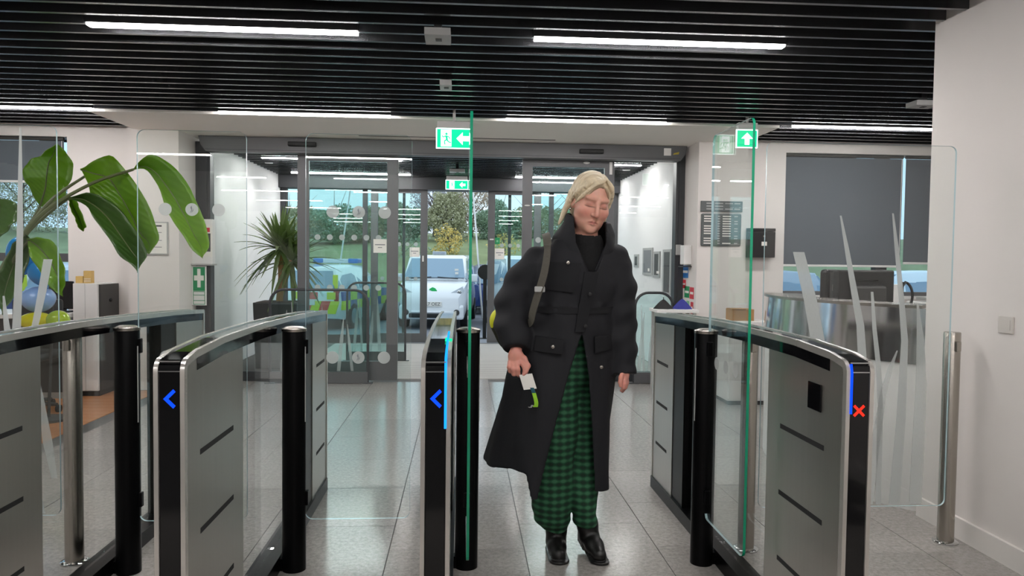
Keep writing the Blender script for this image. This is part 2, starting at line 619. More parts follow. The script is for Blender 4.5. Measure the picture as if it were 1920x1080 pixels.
d1 = sliding_leaf('door_1', -1.693, -0.664, 7.86, 2.36, 0.115, 0.075, 0.20, 0)
d2 = sliding_leaf('door_2', 0.628, 1.60, 7.86, 2.36, 0.105, 0.09, 0.20, 0)
for d, fx in ((d1, -1.55), (d2, 1.30)):
    wbuild(MB().ellipsoid((fx, 7.832, 2.318), (0.035, 0.01, 0.013)), 'door_fitting', M['white_plastic'], d, smooth=True)
wbuild(B(1.545, 1.575, 7.832, 7.838, 2.2, 2.33), 'door_label', M['white_plastic'], d2)
for d, fx, fz in ((d2, 0.68, 1.86),):
    wbuild(MB().ellipsoid((fx, 7.832, fz), (0.03, 0.006, 0.008)), 'door_fitting', M['white_plastic'], d, smooth=True)

def screen(name, x0, x1, y, z0, z1, mull, glass='door_glass', rail=0.12):
    s = empty(name, ((x0 + x1) / 2, y, 0), kind='structure')
    if rail > 0:
        wbuild(B(x0, x1, y - 0.03, y + 0.03, 0, rail), 'rail', M['frame_dark'], s)
    wbuild(B(x0, x1, y - 0.006, y + 0.006, max(z0, rail), z1), 'pane', M[glass], s)
    for a, b in mull:
        wbuild(B(a, b, y - 0.035, y + 0.035, max(z0, rail), z1), 'mullion', M['frame_dark'], s)
    return s

screen('window_1', -2.555, -1.70, 7.90, 0, 2.335, [], glass='glass', rail=0.10)
screen('window_2', 1.605, 2.255, 7.90, 0, 2.335, [], glass='glass', rail=0.10)
screen('window_3', -2.72, -1.38, 11.46, 0, 2.32, [(-1.50, -1.43), (-2.72, -2.62)])
screen('window_4', 1.21, 2.40, 11.46, 0, 2.32, [(1.33, 1.40), (2.32, 2.40)])
d3 = sliding_leaf('door_3', -1.37, -0.524, 11.40, 2.33, 0.105, 0.06, 0.14, 0)
d4 = sliding_leaf('door_4', 0.392, 1.20, 11.40, 2.33, 0.105, 0.06, 0.14, 0)
wbuild(B(-0.90, -0.86, 11.42, 11.45, 0.15, 2.27), 'mullion', M['frame_dark'], d3)
wbuild(B(0.70, 0.745, 11.42, 11.45, 0.15, 2.27), 'mullion', M['frame_dark'], d4)
wbuild(B(-0.60, -0.575, 11.37, 11.378, 1.24, 1.33, bev=0.003), 'lock_plate', M['white_plastic'], d3)
wbuild(B(0.42, 0.48, 11.37, 11.378, 1.58, 1.60, bev=0.003), 'door_fitting', M['white_plastic'], d4)

# entrance mat in the lobby
em = tag(wbuild(B(-1.88, 2.38, 8.0, 11.3, -0.003, 0.004), 'entrance_mat', M['mat_stripe']), 'grey ribbed entrance mat covering the lobby floor between the two glass doors', 'mat')

# windows either side
def side_window(name, x0, x1, z0, z1, mulls, bars):
    s = empty(name, ((x0 + x1) / 2, 7.55, z0), kind='structure')
    wbuild(B(x0, x1, 7.552, 7.564, z0, z1), 'pane', M['window_glass'], s)
    for a, b in mulls:
        wbuild(B(a, b, 7.51, 7.60, z0, z1), 'mullion', M['frame_dark'], s)
    for a, b in bars:
        wbuild(B(x0, x1, 7.515, 7.595, a, b), 'glazing_bar', M['frame_grey'], s)
    wbuild(B(x0, x1, 7.40, 7.62, z0 - 0.03, z0), 'sill', M['white_plastic'], s)
    return s
side_window('window_5', -6.2, -3.758, 0.75, 2.41, [(-3.80, -3.758), (-5.2, -5.14)], [(1.22, 1.30)])
side_window('window_6', 3.274, 6.2, 0.96, 2.41, [(3.274, 3.31), (4.30, 4.42), (5.3, 5.36)], [(0.96, 1.0)])

def blind(label, x0, x1, zb, group=None):
    b = empty('roller_blind', ((x0 + x1) / 2, 7.45, zb), label=label, cat='blind')
    wbuild(B(x0, x1, 7.446, 7.449, zb + 0.02, 2.37), 'blind_fabric', M['blind'], b)
    wbuild(MB().tube([(x0, 7.4475, 2.39), (x1, 7.4475, 2.39)], 0.018, 12), 'roller', M['dark_grey'], b, smooth=True)
    wbuild(B(x0, x1, 7.442, 7.453, zb, zb + 0.022, bev=0.003), 'bottom_bar', M['white_plastic'], b)
    wbuild(MB().tube([(x1 - 0.015, 7.437, 2.37), (x1 - 0.015, 7.437, zb - 0.15)], 0.003, 6), 'pull_cord', M['white_plastic'], b)
    return b
blind('dark grey roller blind pulled half down over the left window behind the big leaves', -6.15, -3.80, 1.97)
blind('wide dark grey roller blind lowered behind the steel reception desk', 3.278, 4.522, 1.255)
blind('dark grey roller blind at the far right, next to the white partition wall', 4.555, 6.1, 1.29)

# ------------------------------------------------------------------ ceiling lights
def ceiling_light(x, y, L, label, w=0.055, z=ZC, group=None):
    t = empty('ceiling_light', (x, y, z), label=label, cat='ceiling light', group=group)
    MB().box(-L / 2, L / 2, -w / 2 - 0.006, w / 2 + 0.006, 0.0, 0.07).build('housing', M['black'], t)
    MB().box(-L / 2 + 0.004, L / 2 - 0.004, -w / 2, w / 2, -0.012, -0.0005, bev=0.004).build('diffuser', M['light'], t)
    return t
FR = 4.09
ceiling_light(-1.262, FR, 1.40, 'long white linear ceiling light nearest the camera on the left of the ceiling box')
ceiling_light(1.077, FR, 1.40, 'long white linear ceiling light nearest the camera, above the woman')
BR = 6.44
ceiling_light(-3.76, BR, 1.42, 'linear ceiling light above the big leaved plant, cut by the left picture edge', w=0.045)
ceiling_light(-1.325, BR, 1.43, 'linear ceiling light along the white soffit left of the double exit sign', w=0.045)
ceiling_light(1.062, BR, 1.40, 'linear ceiling light along the white soffit right of the double exit sign', w=0.045)
ceiling_light(3.60, BR, 1.42, 'linear ceiling light over the reception side, ending at the right partition wall', w=0.045)
gi = 'linear ceiling lights over the near half of the hall'
for yy, rn in ((1.73, 'just above the viewpoint'), (-0.62, 'in the middle row behind the viewpoint'), (-2.97, 'in the rearmost row behind the viewpoint')):
    for xx, cn in ((-3.7, 'far left'), (-1.3, 'inner left'), (1.06, 'inner right'), (3.7, 'far right')):
        if xx > 3 or not (xx > 3 and yy < 3.6):
            ceiling_light(xx, yy, 1.40, '%s linear ceiling light %s' % (cn, rn), group=gi)
ceiling_light(-3.7, FR, 1.40, 'linear ceiling light of the nearest row, left of the picture edge')
ceiling_light(3.9, FR, 1.40, 'linear ceiling light of the nearest row, hidden behind the right partition wall')
ceiling_light(-1.6, 9.35, 1.7, 'linear ceiling light in the glazed lobby, left side near the inner door', w=0.045)
ceiling_light(-1.6, 10.93, 1.7, 'linear ceiling light in the glazed lobby, left side by the outer door', w=0.045)
ceiling_light(1.5, 9.35, 1.5, 'linear ceiling light in the glazed lobby, right side near the inner door', w=0.045)
ceiling_light(1.5, 10.97, 1.46, 'linear ceiling light in the glazed lobby, right side by the outer door', w=0.045)
for i, (x, y) in enumerate(((-2.5, 8.75), (-2.5, 9.9), (2.18, 8.75), (2.18, 9.9))):
    la = bpy.data.lights.new('downlight', 'SPOT')
    la.energy = 13
    la.spot_size = math.radians(95)
    la.spot_blend = 0.8
    la.shadow_soft_size = 0.04
    la.color = (1.0, 0.98, 0.95)
    t = empty('downlight', (x, y, ZC), label='recessed downlight washing the %s lobby wall, the %s of two' % (('left', 'right')[x > 0], ('nearer', 'farther')[y > 9]), cat='downlight', group=('downlights along the left lobby wall', 'downlights along the right lobby wall')[x > 0])
    MB().lathe([(0.05, 0.02), (0.05, -0.004), (0.042, -0.004), (0.038, 0.012)], n=20).build('trim_ring', M['white_plastic'], t, smooth=True)
    lo = bpy.data.objects.new('lamp', la)
    C.objects.link(lo)
    lo.parent = t
    lo.location = (0, 0, -0.01)

# ------------------------------------------------------------------ exit signs and ceiling boxes
def arrow_poly(cx, cz, s, d):
    p = [(-0.5, 0), (0.0, 0.5), (0.0, 0.2), (0.5, 0.2), (0.5, -0.2), (0.0, -0.2), (0.0, -0.5)]
    if d == 'up':
        p = [(-b, -a) for a, b in p]
    return [(cx + a * s, cz + b * s) for a, b in p]

def running_man(cx, cz, s, y):
    m = MB()
    P = lambda a, b: (cx + a * s, y, cz + b * s)
    m.disc(cx + 0.02 * s, y - 0.002, cz + 0.33 * s, 0.085 * s, 0.003, 14)
    for a, b, r in (((0.0, 0.2), (0.06, -0.05), 0.075), ((0.06, -0.05), (-0.12, -0.16), 0.05), ((-0.12, -0.16), (-0.08, -0.4), 0.045), ((0.06, -0.05), (0.16, -0.22), 0.05), ((0.16, -0.22), (0.34, -0.26), 0.042),
                    ((0.0, 0.2), (-0.2, 0.1), 0.04), ((-0.2, 0.1), (-0.28, 0.22), 0.036), ((0.0, 0.2), (0.2, 0.12), 0.04), ((0.2, 0.12), (0.26, -0.02), 0.036)):
        m.tube([P(*a), P(*b)], r * s, 6)
    return m

def exit_sign(name, x0, x1, y, z0, z1, label, kind):
    t = empty(name, ((x0 + x1) / 2, y, z0), label=label, cat='exit sign')
    wbuild(B(x0 + 0.01, x1 - 0.01, y - 0.028, y + 0.028, z1, z1 + 0.055, bev=0.004), 'housing', M['white_plastic'], t)
    wbuild(MB().tube([((x0 + x1) / 2, y, z1 + 0.05), ((x0 + x1) / 2, y, ZC + 0.05)], 0.012, 8), 'mount', M['white_plastic'], t)
    wbuild(B(x0, x1, y - 0.006, y + 0.006, z0, z1), 'border', M['exit_white'], t)
    wbuild(B(x0 + 0.008, x1 - 0.008, y - 0.008, y + 0.008, z0 + 0.008, z1 - 0.008), 'panel', M['exit_green'], t)
    h = z1 - z0
    cz = (z0 + z1) / 2
    if kind == 'double':
        dx = x0 + 0.28 * (x1 - x0)
        wbuild(B(dx - 0.26 * h, dx + 0.26 * h, y - 0.0095, y - 0.0085, cz - 0.4 * h, cz + 0.42 * h), 'door_pictogram', M['exit_white'], t)
        wbuild(running_man(dx, cz - 0.02 * h, h * 0.72, y - 0.0095), 'figure_pictogram', M['exit_green'], t)
        wbuild(MB().prism(arrow_poly(x0 + 0.74 * (x1 - x0), cz, h * 0.62, 'left'), 'y', y - 0.0095, y - 0.0085), 'arrow_pictogram', M['exit_white'], t)
    else:
        wbuild(MB().prism(arrow_poly((x0 + x1) / 2, cz, h * 0.66, 'up'), 'y', y - 0.0095, y - 0.0085), 'arrow_pictogram', M['exit_white'], t)
    return t
exit_sign('exit_sign', -0.222, 0.075, 6.25, 2.205, 2.372, 'wide green exit sign with running figure and arrow hanging before the white soffit', 'double')
exit_sign('exit_sign', 2.315, 2.502, 6.25, 2.265, 2.42, 'square green sign with a white upward arrow, seen behind the open right glass wing', 'up')
exit_sign('exit_sign', -0.25, 0.085, 11.15, 2.315, 2.455, 'small green exit sign hanging inside the lobby by the outer door', 'double')

def ceiling_box(name, x0, x1, y0_, y1_, zb, label, cat):
    t = empty(name, ((x0 + x1) / 2, (y0_ + y1_) / 2, ZC), label=label, cat=cat)
    wbuild(MB().prism([(y0_, zb + 0.034), (y0_ + 0.008, zb), (y1_, zb), (y1_, zb + 0.034)], 'x', x0, x1), 'body', M['grey_plastic'], t)
    wbuild(B((x0 + x1) / 2 - 0.02, (x0 + x1) / 2 + 0.02, (y0_ + y1_) / 2 - 0.02, (y0_ + y1_) / 2 + 0.02, zb + 0.03, ZC + 0.03), 'mount', M['black'], t)
    wbuild(B((x0 + x1) / 2 - 0.012, (x0 + x1) / 2 + 0.02, (y0_ + y1_) / 2 - 0.02, (y0_ + y1_) / 2 + 0.02, zb - 0.004, zb), 'lens', M['dark_grey'], t)
    return t
ceiling_box('ceiling_sensor', -0.2, -0.068, 3.84, 4.03, 2.43, 'larger white ceiling box between the two front lights', 'sensor')
ceiling_box('ceiling_sensor', -0.158, -0.08, 5.03, 5.21, 2.45, 'smaller white ceiling box further back, above the double exit sign', 'sensor')
ceiling_box('ceiling_sensor', 3.25, 3.42, 5.2, 5.34, 2.44, 'white ceiling box peeking out beside the top of the right partition wall', 'sensor')
ceiling_box('ceiling_sensor', -0.17, 0.03, 9.75, 9.9, 2.42, 'grey ceiling detector inside the lobby above the small exit sign', 'sensor')

# ------------------------------------------------------------------ speed gates
def top_z(y):
    # gently arched top of a cabinet
    pts = [(2.05, 1.018), (2.12, 1.031), (2.4, 1.046), (2.85, 1.047), (3.3, 1.038), (3.8, 1.022), (4.2, 1.003)]
    return float(np.interp(y, [p[0] for p in pts], [p[1] for p in pts]))

Y0, Y1 = 2.05, 4.20
HW = 0.041
arch = [Y0 + 0.015 + (Y1 - Y0 - 0.02) * i / 26 for i in range(27)]

def strip_x(ys_, ft, fb, x0, x1):
    # a solid band between two height curves, from x0 to x1
    rows = [[(x0, y, ft(y)), (x1, y, ft(y)), (x1, y, fb(y)), (x0, y, fb(y)), (x0, y, ft(y))] for y in ys_]
    mb = MB().grid(rows)
    n = len(rows) * 5
    mb.f += [(0, 1, 2, 3), (n - 5, n - 4, n - 3, n - 2)]
    return mb

def ribbon_x(path, t, x0, x1):
    rows = []
    for i, p in enumerate(path):
        a, b = path[max(i - 1, 0)], path[min(i + 1, len(path) - 1)]
        dy, dz = b[0] - a[0], b[1] - a[1]
        L_ = math.hypot(dy, dz)
        n = (dz / L_, -dy / L_)
        q = (p[0] + n[0] * t, p[1] + n[1] * t)
        rows.append([(x0, p[0], p[1]), (x1, p[0], p[1]), (x1, q[0], q[1]), (x0, q[0], q[1]), (x0, p[0], p[1])])
    mb = MB().grid(rows)
    n = len(rows) * 5
    mb.f += [(0, 1, 2, 3), (n - 5, n - 4, n - 3, n - 2)]
    return mb

def rounded_rect_x(x0, x1, z0, z1, r, n=5):
    p = []
    for cx, cz, a0 in ((x1 - r, z1 - r, 0), (x0 + r, z1 - r, 90), (x0 + r, z0 + r, 180), (x1 - r, z0 + r, 270)):
        for i in range(n + 1):
            a = math.radians(a0 + 90 * i / n)
            p.append((cx + r * math.cos(a), cz + r * math.sin(a)))
    return p

def glass_panel(poly, axis, a, b, name, parent, glass, edge, w=True):
    mb = MB().prism(poly, axis, a, b)
    o = wbuild(mb, name, M[glass], parent)
    o.data.materials.append(M[edge])
    for i, f in enumerate(o.data.polygons):
        f.material_index = 0 if i < 2 else 1
    return o

def leaf_mark(cx, y, cz, s):
    m = MB()
    m.prism([(cx - 0.5 * s, cz - 0.9 * s), (cx - 0.1 * s, cz - 0.1 * s), (cx - 0.35 * s, cz + 0.5 * s), (cx - 0.05 * s, cz + 1.0 * s), (cx + 0.1 * s, cz + 0.3 * s), (cx + 0.05 * s, cz - 0.3 * s)], 'y', y - 0.0008, y)
    m.prism([(cx - 0.2 * s, cz - 0.9 * s), (cx + 0.15 * s, cz - 0.3 * s), (cx + 0.45 * s, cz + 0.35 * s), (cx + 0.35 * s, cz - 0.35 * s)], 'y', y - 0.0008, y)
    return m

def gate(cx, side, label, wing, sign, led):
    # side: +1 when the hinge post stands to the right of the cabinet
    g = empty('speed_gate', (cx, (Y0 + Y1) / 2, 0), label=label, cat='turnstile')
    fx0, fx1 = cx - HW, cx + HW
    # two stainless rails: up the near edge, round the corner, along the arched top and down the far edge
    path = [(Y0, 0.0), (Y0, 0.5), (Y0, 0.982)]
    path += [(Y0 + 0.034 - 0.034 * math.cos(t), 0.984 + 0.036 * math.sin(t)) for t in [PI / 2 * i / 7 for i in range(1, 8)]]
    path += [(y, top_z(y)) for y in arch if y > Y0 + 0.06 and y < Y1 - 0.03]
    path += [(Y1 - 0.02 + 0.02 * math.sin(t), 0.982 + 0.021 * math.cos(t)) for t in [PI / 2 * i / 5 for i in range(0, 6)]]
    path += [(Y1, 0.5), (Y1, 0.0)]
    for sx in (fx0, fx1 - 0.012):
        wbuild(ribbon_x(path, 0.021, sx, sx + 0.012), 'rail', M['rail_steel'], g, smooth=True)
    # glossy lid between the rails
    wbuild(strip_x(arch, lambda y: top_z(y) - 0.004, lambda y: top_z(y) - 0.022, fx0 + 0.012, fx1 - 0.012), 'lid', M['gloss_black'], g)
    wbuild(B(fx0 + 0.012, fx1 - 0.012, Y0 + 0.004, Y0 + 0.02, 0.0, 1.006, bev=0.003), 'front_panel', M['gloss_black'], g)
    for z in (1.012, 0.985):
        wbuild(B(fx0 + 0.013, fx1 - 0.013, Y0 + 0.002, Y0 + 0.006, z, z + 0.003), 'trim_line', M['chrome'], g)
    wbuild(B(fx0 + 0.012, fx1 - 0.012, Y1 - 0.02, Y1 - 0.004, 0.0, 0.98), 'rear_panel', M['gloss_black'], g)
    # recessed black strip beneath the rails
    ya = [2.156] + [y for y in arch if y > 2.17]
    wbuild(strip_x(ya, lambda y: top_z(y) - 0.0205, lambda y: top_z(y) - 0.058, fx0 + 0.003, fx1 - 0.003), 'recessed_strip', M['gloss_black'], g)
    # stainless end panels with dark vents
    for ya_, yb_, far in ((Y0 + 0.019, 2.60, False), (3.80, Y1 - 0.019, True)):
        yy = [ya_ + (yb_ - ya_) * i / 8 for i in range(9)]
        sp = wbuild(strip_x(yy, lambda y: min(top_z(y), 1.02 if y < 2.09 else 9) - 0.021, lambda y: 0.065, fx0 + 0.004, fx1 - 0.004), 'side_panel', M['steel_side'], g)
        for z in (0.735, 0.505, 0.275):
            a, b = (2.18, 2.49) if not far else (3.90, 4.12)
            for fx in (fx0 + 0.0035, fx1 - 0.0045):
                wbuild(B(fx - 0.0006, fx + 0.0016, a, b, z - 0.008, z + 0.008), 'vent', M['rubber'], sp)
    wbuild(B(cx - 0.006, cx + 0.006, 2.60, 3.62, 0.075, 0.99), 'side_glass', M['glass'], g)
    wbuild(B(fx0 + 0.008, fx1 - 0.008, 3.62, 3.80, 0.065, 0.985), 'upright', M['post_black'], g)
    wbuild(B(fx0 - 0.004, fx1 + 0.004, Y0 + 0.02, Y1 - 0.01, 0.0, 0.065), 'plinth', M['post_black'], g)
    # hinge post on the lane side
    px = cx + side * 0.098
    hp = MB().lathe([(0.048, 0.0), (0.048, 0.992), (0.046, 0.998)], px, 3.11, 0, 28)
    post = wbuild(hp, 'hinge_post', M['post_black'], g, smooth=True)
    wbuild(MB().lathe([(0.05, 0.993), (0.05, 1.004), (0.03, 1.012)], px, 3.11, 0, 28), 'post_cap', M['steel'], g, smooth=True)
    wbuild(B(px + side * 0.0478 - 0.0015, px + side * 0.0478 + 0.0015, 3.094, 3.098, 0.62, 0.93), 'seal', M['grey_plastic'], g)
    # bracket between cabinet and post
    wbuild(B(min(cx, px), max(cx, px), 3.09, 3.13, 0.0, 0.05), 'foot_bracket', M['post_black'], g)
    # glass wing
    if wing == 'closed':
        x0, x1 = px + 0.046, px + 0.046 + 0.43
        wg = glass_panel(rounded_rect_x(x0, x1, 0.21, 1.80, 0.03), 'y', 3.105, 3.115, 'glass_wing', g, 'wing_glass', 'glass_edge_pale')
        mx = (x0 + x1) / 2
        for z in (1.483, 0.885):
            for i in (-1, 0, 1):
                wbuild(MB().disc(mx + 0.105 * i, 3.1035, z, 0.0255, 0.001, 28), 'frosted_dot', M['frost'], wg)
            wbuild(leaf_mark(mx, 3.1028, z, 0.016), 'leaf_emblem', M['print_grey'], wg)
        for z in (0.93, 0.30):
            wbuild(B(px + 0.035, px + 0.058, 3.098, 3.122, z - 0.03, z + 0.03, bev=0.003), 'clamp', M['post_black'], wg)
    else:
        xg = px
        y1_ = 3.11 - 0.046
        wg = glass_panel(rounded_rect_x(y1_ - 0.43, y1_, 0.21, 1.82, 0.03), 'x', xg - 0.005, xg + 0.005, 'glass_wing', g, 'wing_glass', 'glass_edge_pale')
        wg.data.materials.append(M['glass_edge'])
        for f in wg.data.polygons:
            if f.material_index == 1 and f.center.y + origin_of(wg).y < y1_ - 0.40:
                f.material_index = 2
        for z in (0.885,):
            for i in (-1, 0, 1):
                wbuild(MB().lathe([(0.0255, 0), (0.0255, 0.001)], xg - 0.0065, y1_ - 0.215 + 0.105 * i, z, 28, 'x'), 'frosted_dot', M['frost'], wg)
        for z in (0.93, 0.30):
            wbuild(B(xg - 0.012, xg + 0.012, 3.05, 3.075, z - 0.03, z + 0.03, bev=0.003), 'clamp', M['post_black'], wg)
    # front indicator
    yf = Y0 + 0.0025
    zc = 0.912
    if sign == 'arrow':
        s = 0.026
        m = MB().prism([(cx - 0.016, zc), (cx + 0.010, zc + s), (cx + 0.016, zc + s - 0.007), (cx - 0.003, zc), (cx + 0.016, zc - s + 0.007), (cx + 0.010, zc - s)], 'y', yf, yf + 0.003)
        wbuild(m, 'arrow_display', M['led_blue'], g)
    else:
        m = MB()
        s, t = 0.017, 0.0048
        zc = 0.876
        m.prism([(cx - s, zc - s + t), (cx - s + t, zc - s), (cx + s, zc + s - t), (cx + s - t, zc + s)], 'y', yf, yf + 0.003)
        m.prism([(cx - s, zc + s - t), (cx - s + t, zc + s), (cx + s, zc - s + t), (cx + s - t, zc - s)], 'y', yf - 0.0002, yf + 0.003)
        wbuild(m, 'cross_display', M['led_red'], g)
    if led:
        lx = fx1 - 0.0145 if led > 0 else fx0 + 0.0145
        pts = [(lx, Y0 - 0.001, 0.83 if led > 0 else 0.868), (lx, Y0 - 0.001, 0.985), (lx, Y0 + 0.005, 1.010)]
        if led > 0:
            pts += [(lx, Y0 + 0.02, 1.0255), (lx, Y0 + 0.09, top_z(Y0 + 0.09) + 0.001)] + [(lx, y, top_z(y) + 0.001) for y in (2.2, 2.3, 2.4, 2.55)]
        wbuild(MB().tube(pts, 0.0035, 8), 'light_strip', M['led_cyan'] if led > 0 else M['led_blue'], g)
    return g

gA = gate(-1.448, 1, 'leftmost glass speed gate, its near end cut off by the left picture edge', 'closed', 'arrow', 0)
gB = gate(-0.782, 1, 'glass speed gate with a blue arrow, left of the middle gate', 'closed', 'arrow', 0)
gC = gate(-0.068, 1, 'middle speed gate with a blue arrow and a glowing blue edge strip, beside the woman', 'open', 'arrow', 1)
gD = gate(1.140, -1, 'right speed gate showing a red cross', 'open', 'cross', -1)
wbuild(B(1.0975, 1.103, 2.20, 2.285, 0.84, 0.925, bev=0.002), 'card_reader', M['gloss_black'], gD)
wbuild(B(-0.05, -0.028, 2.32, 2.40, 1.0415, 1.0445), 'lid_display', M['exit_green'], gC)

# ------------------------------------------------------------------ fixed glass beside the gates
def bollard(x, y, label):
    t = empty('bollard', (x, y, 0), label=label, cat='bollard')
    MB().lathe([(0.036, 0.0), (0.036, 0.98), (0.034, 0.985)], n=28).build('tube', M['steel'], t, smooth=True)
    MB().lathe([(0.055, 0.0), (0.055, 0.006), (0.05, 0.01), (0.036, 0.012)], n=28).build('base_collar', M['chrome'], t, smooth=True)
    MB().box(-0.012, 0.012, -0.05, -0.03, 0.90, 0.945, bev=0.003).build('glass_clamp', M['steel'], t)
    return t
bollard(-1.617, 3.215, 'brushed steel bollard behind the leftmost gate, holding the left glass screen')
bollard(2.268, 3.30, 'brushed steel bollard in front of the right partition wall')
bollard(1.292, 3.25, 'brushed steel bollard just behind the open right glass wing')

def blade(pts, y, parent, name='grass_decal', m='frost'):
    # a tapering frosted blade: list of (x, z, half width)
    L = [(x - w_, z) for x, z, w_ in pts]
    R = [(x + w_, z) for x, z, w_ in reversed(pts)]
    return wbuild(MB().prism(L + R, 'y', y - 0.0008, y), name, M[m], parent)

pr_ = empty('glass_screen', (1.84, 3.25, 0), label='tall clear glass screen with frosted grass blades between the right bollards', cat='glass screen')
p = glass_panel(rounded_rect_x(1.345, 2.222, 0.19, 1.83, 0.03), 'y', 3.245, 3.255, 'pane', pr_, 'glass', 'glass_edge_pale')
yd = 3.2448
blade([(1.50, 1.345, 0.026), (1.56, 1.13, 0.03), (1.61, 0.90, 0.033), (1.66, 0.70, 0.036), (1.70, 0.40, 0.03), (1.72, 0.20, 0.02)], yd, pr_)
blade([(1.689, 1.51, 0.004), (1.72, 1.37, 0.010), (1.76, 1.18, 0.015), (1.795, 1.02, 0.018), (1.82, 0.75, 0.022), (1.83, 0.4, 0.024), (1.83, 0.2, 0.022)], yd, pr_)
blade([(1.931, 1.524, 0.004), (1.955, 1.36, 0.010), (1.985, 1.13, 0.013), (2.005, 0.95, 0.016), (2.0, 0.6, 0.022), (1.98, 0.2, 0.026)], yd, pr_)
blade([(1.845, 1.17, 0.006), (1.862, 1.0, 0.010), (1.885, 0.84, 0.012), (1.90, 0.66, 0.013), (1.905, 0.2, 0.013)], yd, pr_)
blade([(1.972, 0.905, 0.003), (1.94, 0.82, 0.012), (1.91, 0.70, 0.016), (1.88, 0.45, 0.02), (1.86, 0.2, 0.02)], yd, pr_, m='frost_light')
blade([(2.06, 1.12, 0.004), (2.08, 0.95, 0.018), (2.09, 0.75, 0.026), (2.085, 0.45, 0.03), (2.08, 0.2, 0.03)], yd, pr_, m='frost_light')
blade([(1.46, 0.95, 0.008), (1.47, 0.75, 0.02), (1.46, 0.45, 0.024), (1.45, 0.2, 0.024)], yd, pr_, m='frost_light')
pl_ = empty('glass_screen', (-2.2, 3.25, 0), label='tall clear glass screen with frosted grass blades in front of the big leaved plant', cat='glass screen')
glass_panel(rounded_rect_x(-2.75, -1.687, 0.19, 1.83, 0.03), 'y', 3.245, 3.255, 'pane', pl_, 'glass', 'glass_edge_pale')
blade([(-1.725, 1.275, 0.018), (-1.75, 1.14, 0.017), (-1.775, 1.02, 0.014), (-1.795, 0.94, 0.012), (-1.82, 0.80, 0.01)], yd, pl_)
blade([(-1.828, 1.84 - 0.02, 0.004), (-1.832, 1.60, 0.009), (-1.836, 1.38, 0.013), (-1.846, 1.15, 0.016), (-1.858, 0.93, 0.018), (-1.862, 0.6, 0.02), (-1.86, 0.2, 0.02)], yd, pl_)
blade([(-1.905, 1.12, 0.004), (-1.895, 1.0, 0.012), (-1.885, 0.93, 0.016), (-1.86, 0.7, 0.02), (-1.82, 0.45, 0.024), (-1.775, 0.2, 0.026)], yd, pl_)
blade([(-1.785, 0.84, 0.004), (-1.765, 0.70, 0.014), (-1.735, 0.5, 0.02), (-1.71, 0.35, 0.012)], yd, pl_, m='frost_light')
blade([(-1.80, 0.80, 0.004), (-1.79, 0.5, 0.008), (-1.83, 0.2, 0.008)], yd, pl_, m='frost_light')
blade([(-1.96, 1.5, 0.004), (-1.97, 1.2, 0.016), (-1.98, 0.9, 0.02), (-1.97, 0.5, 0.022), (-1.95, 0.2, 0.02)], yd, pl_)

# low glass guards by the inner door
def guard(x0, x1, y, zt, label, kick=True):
    t = empty('door_guard', ((x0 + x1) / 2, y, 0), label=label, cat='barrier')
    r = 0.14
    pts = [(x0, y, 0.0), (x0, y, zt - r)]
    for i in range(1, 8):
        a = PI - PI / 2 * i / 7
        pts.append((x0 + r + r * math.cos(a), y, zt - r + r * math.sin(a)))
    for i in range(0, 8):
        a = PI / 2 - PI / 2 * i / 7
        pts.append((x1 - r + r * math.cos(a), y, zt - r + r * math.sin(a)))
    pts.append((x1, y, 0.0))
    wbuild(MB().tube(pts, 0.014, 10), 'tube_frame', M['frame_dark'], t, smooth=True)
    gp = [(p[0], p[2]) for p in pts[1:-1]]
    gp = [(x0, 0.12)] + gp + [(x1, 0.12)]
    pn = wbuild(MB().prism(gp, 'y', y - 0.004, y + 0.004), 'pane', M['door_glass'], t)
    wbuild(B(x0, x1, y - 0.018, y + 0.018, 0.004, 0.12), 'kick_rail', M['frame_grey'], t)
    for k_, (gx, h_, lean, w_) in enumerate(((0.12, 0.62, 0.05, 0.018), (0.26, 0.70, -0.04, 0.014), (0.40, 0.5, 0.03, 0.018), (0.56, 0.66, -0.03, 0.02), (0.70, 0.55, 0.05, 0.018), (0.84, 0.48, -0.05, 0.014))):
        bx = x0 + gx * (x1 - x0)
        blade([(bx + lean, 0.13 + h_, 0.003), (bx + lean * 0.6, 0.13 + h_ * 0.6, w_), (bx, 0.13, w_)], y - 0.0042, t, m='frost_light')
    for xx in (x0, x1):
        wbuild(B(xx - 0.05, xx + 0.05, y - 0.03, y + 0.03, 0.0, 0.012), 'foot_plate', M['frame_grey'], t)
    return t
guard(-1.94, -0.955, 7.72, 0.96, 'rounded glass door guard standing before the left sliding door leaf')
guard(-1.42, -0.70, 9.4, 0.98, 'rounded glass door guard inside the lobby, seen through the left door leaf')
guard(1.82, 2.22, 7.72, 0.96, 'rounded glass door guard standing beside the right end of the inner door')

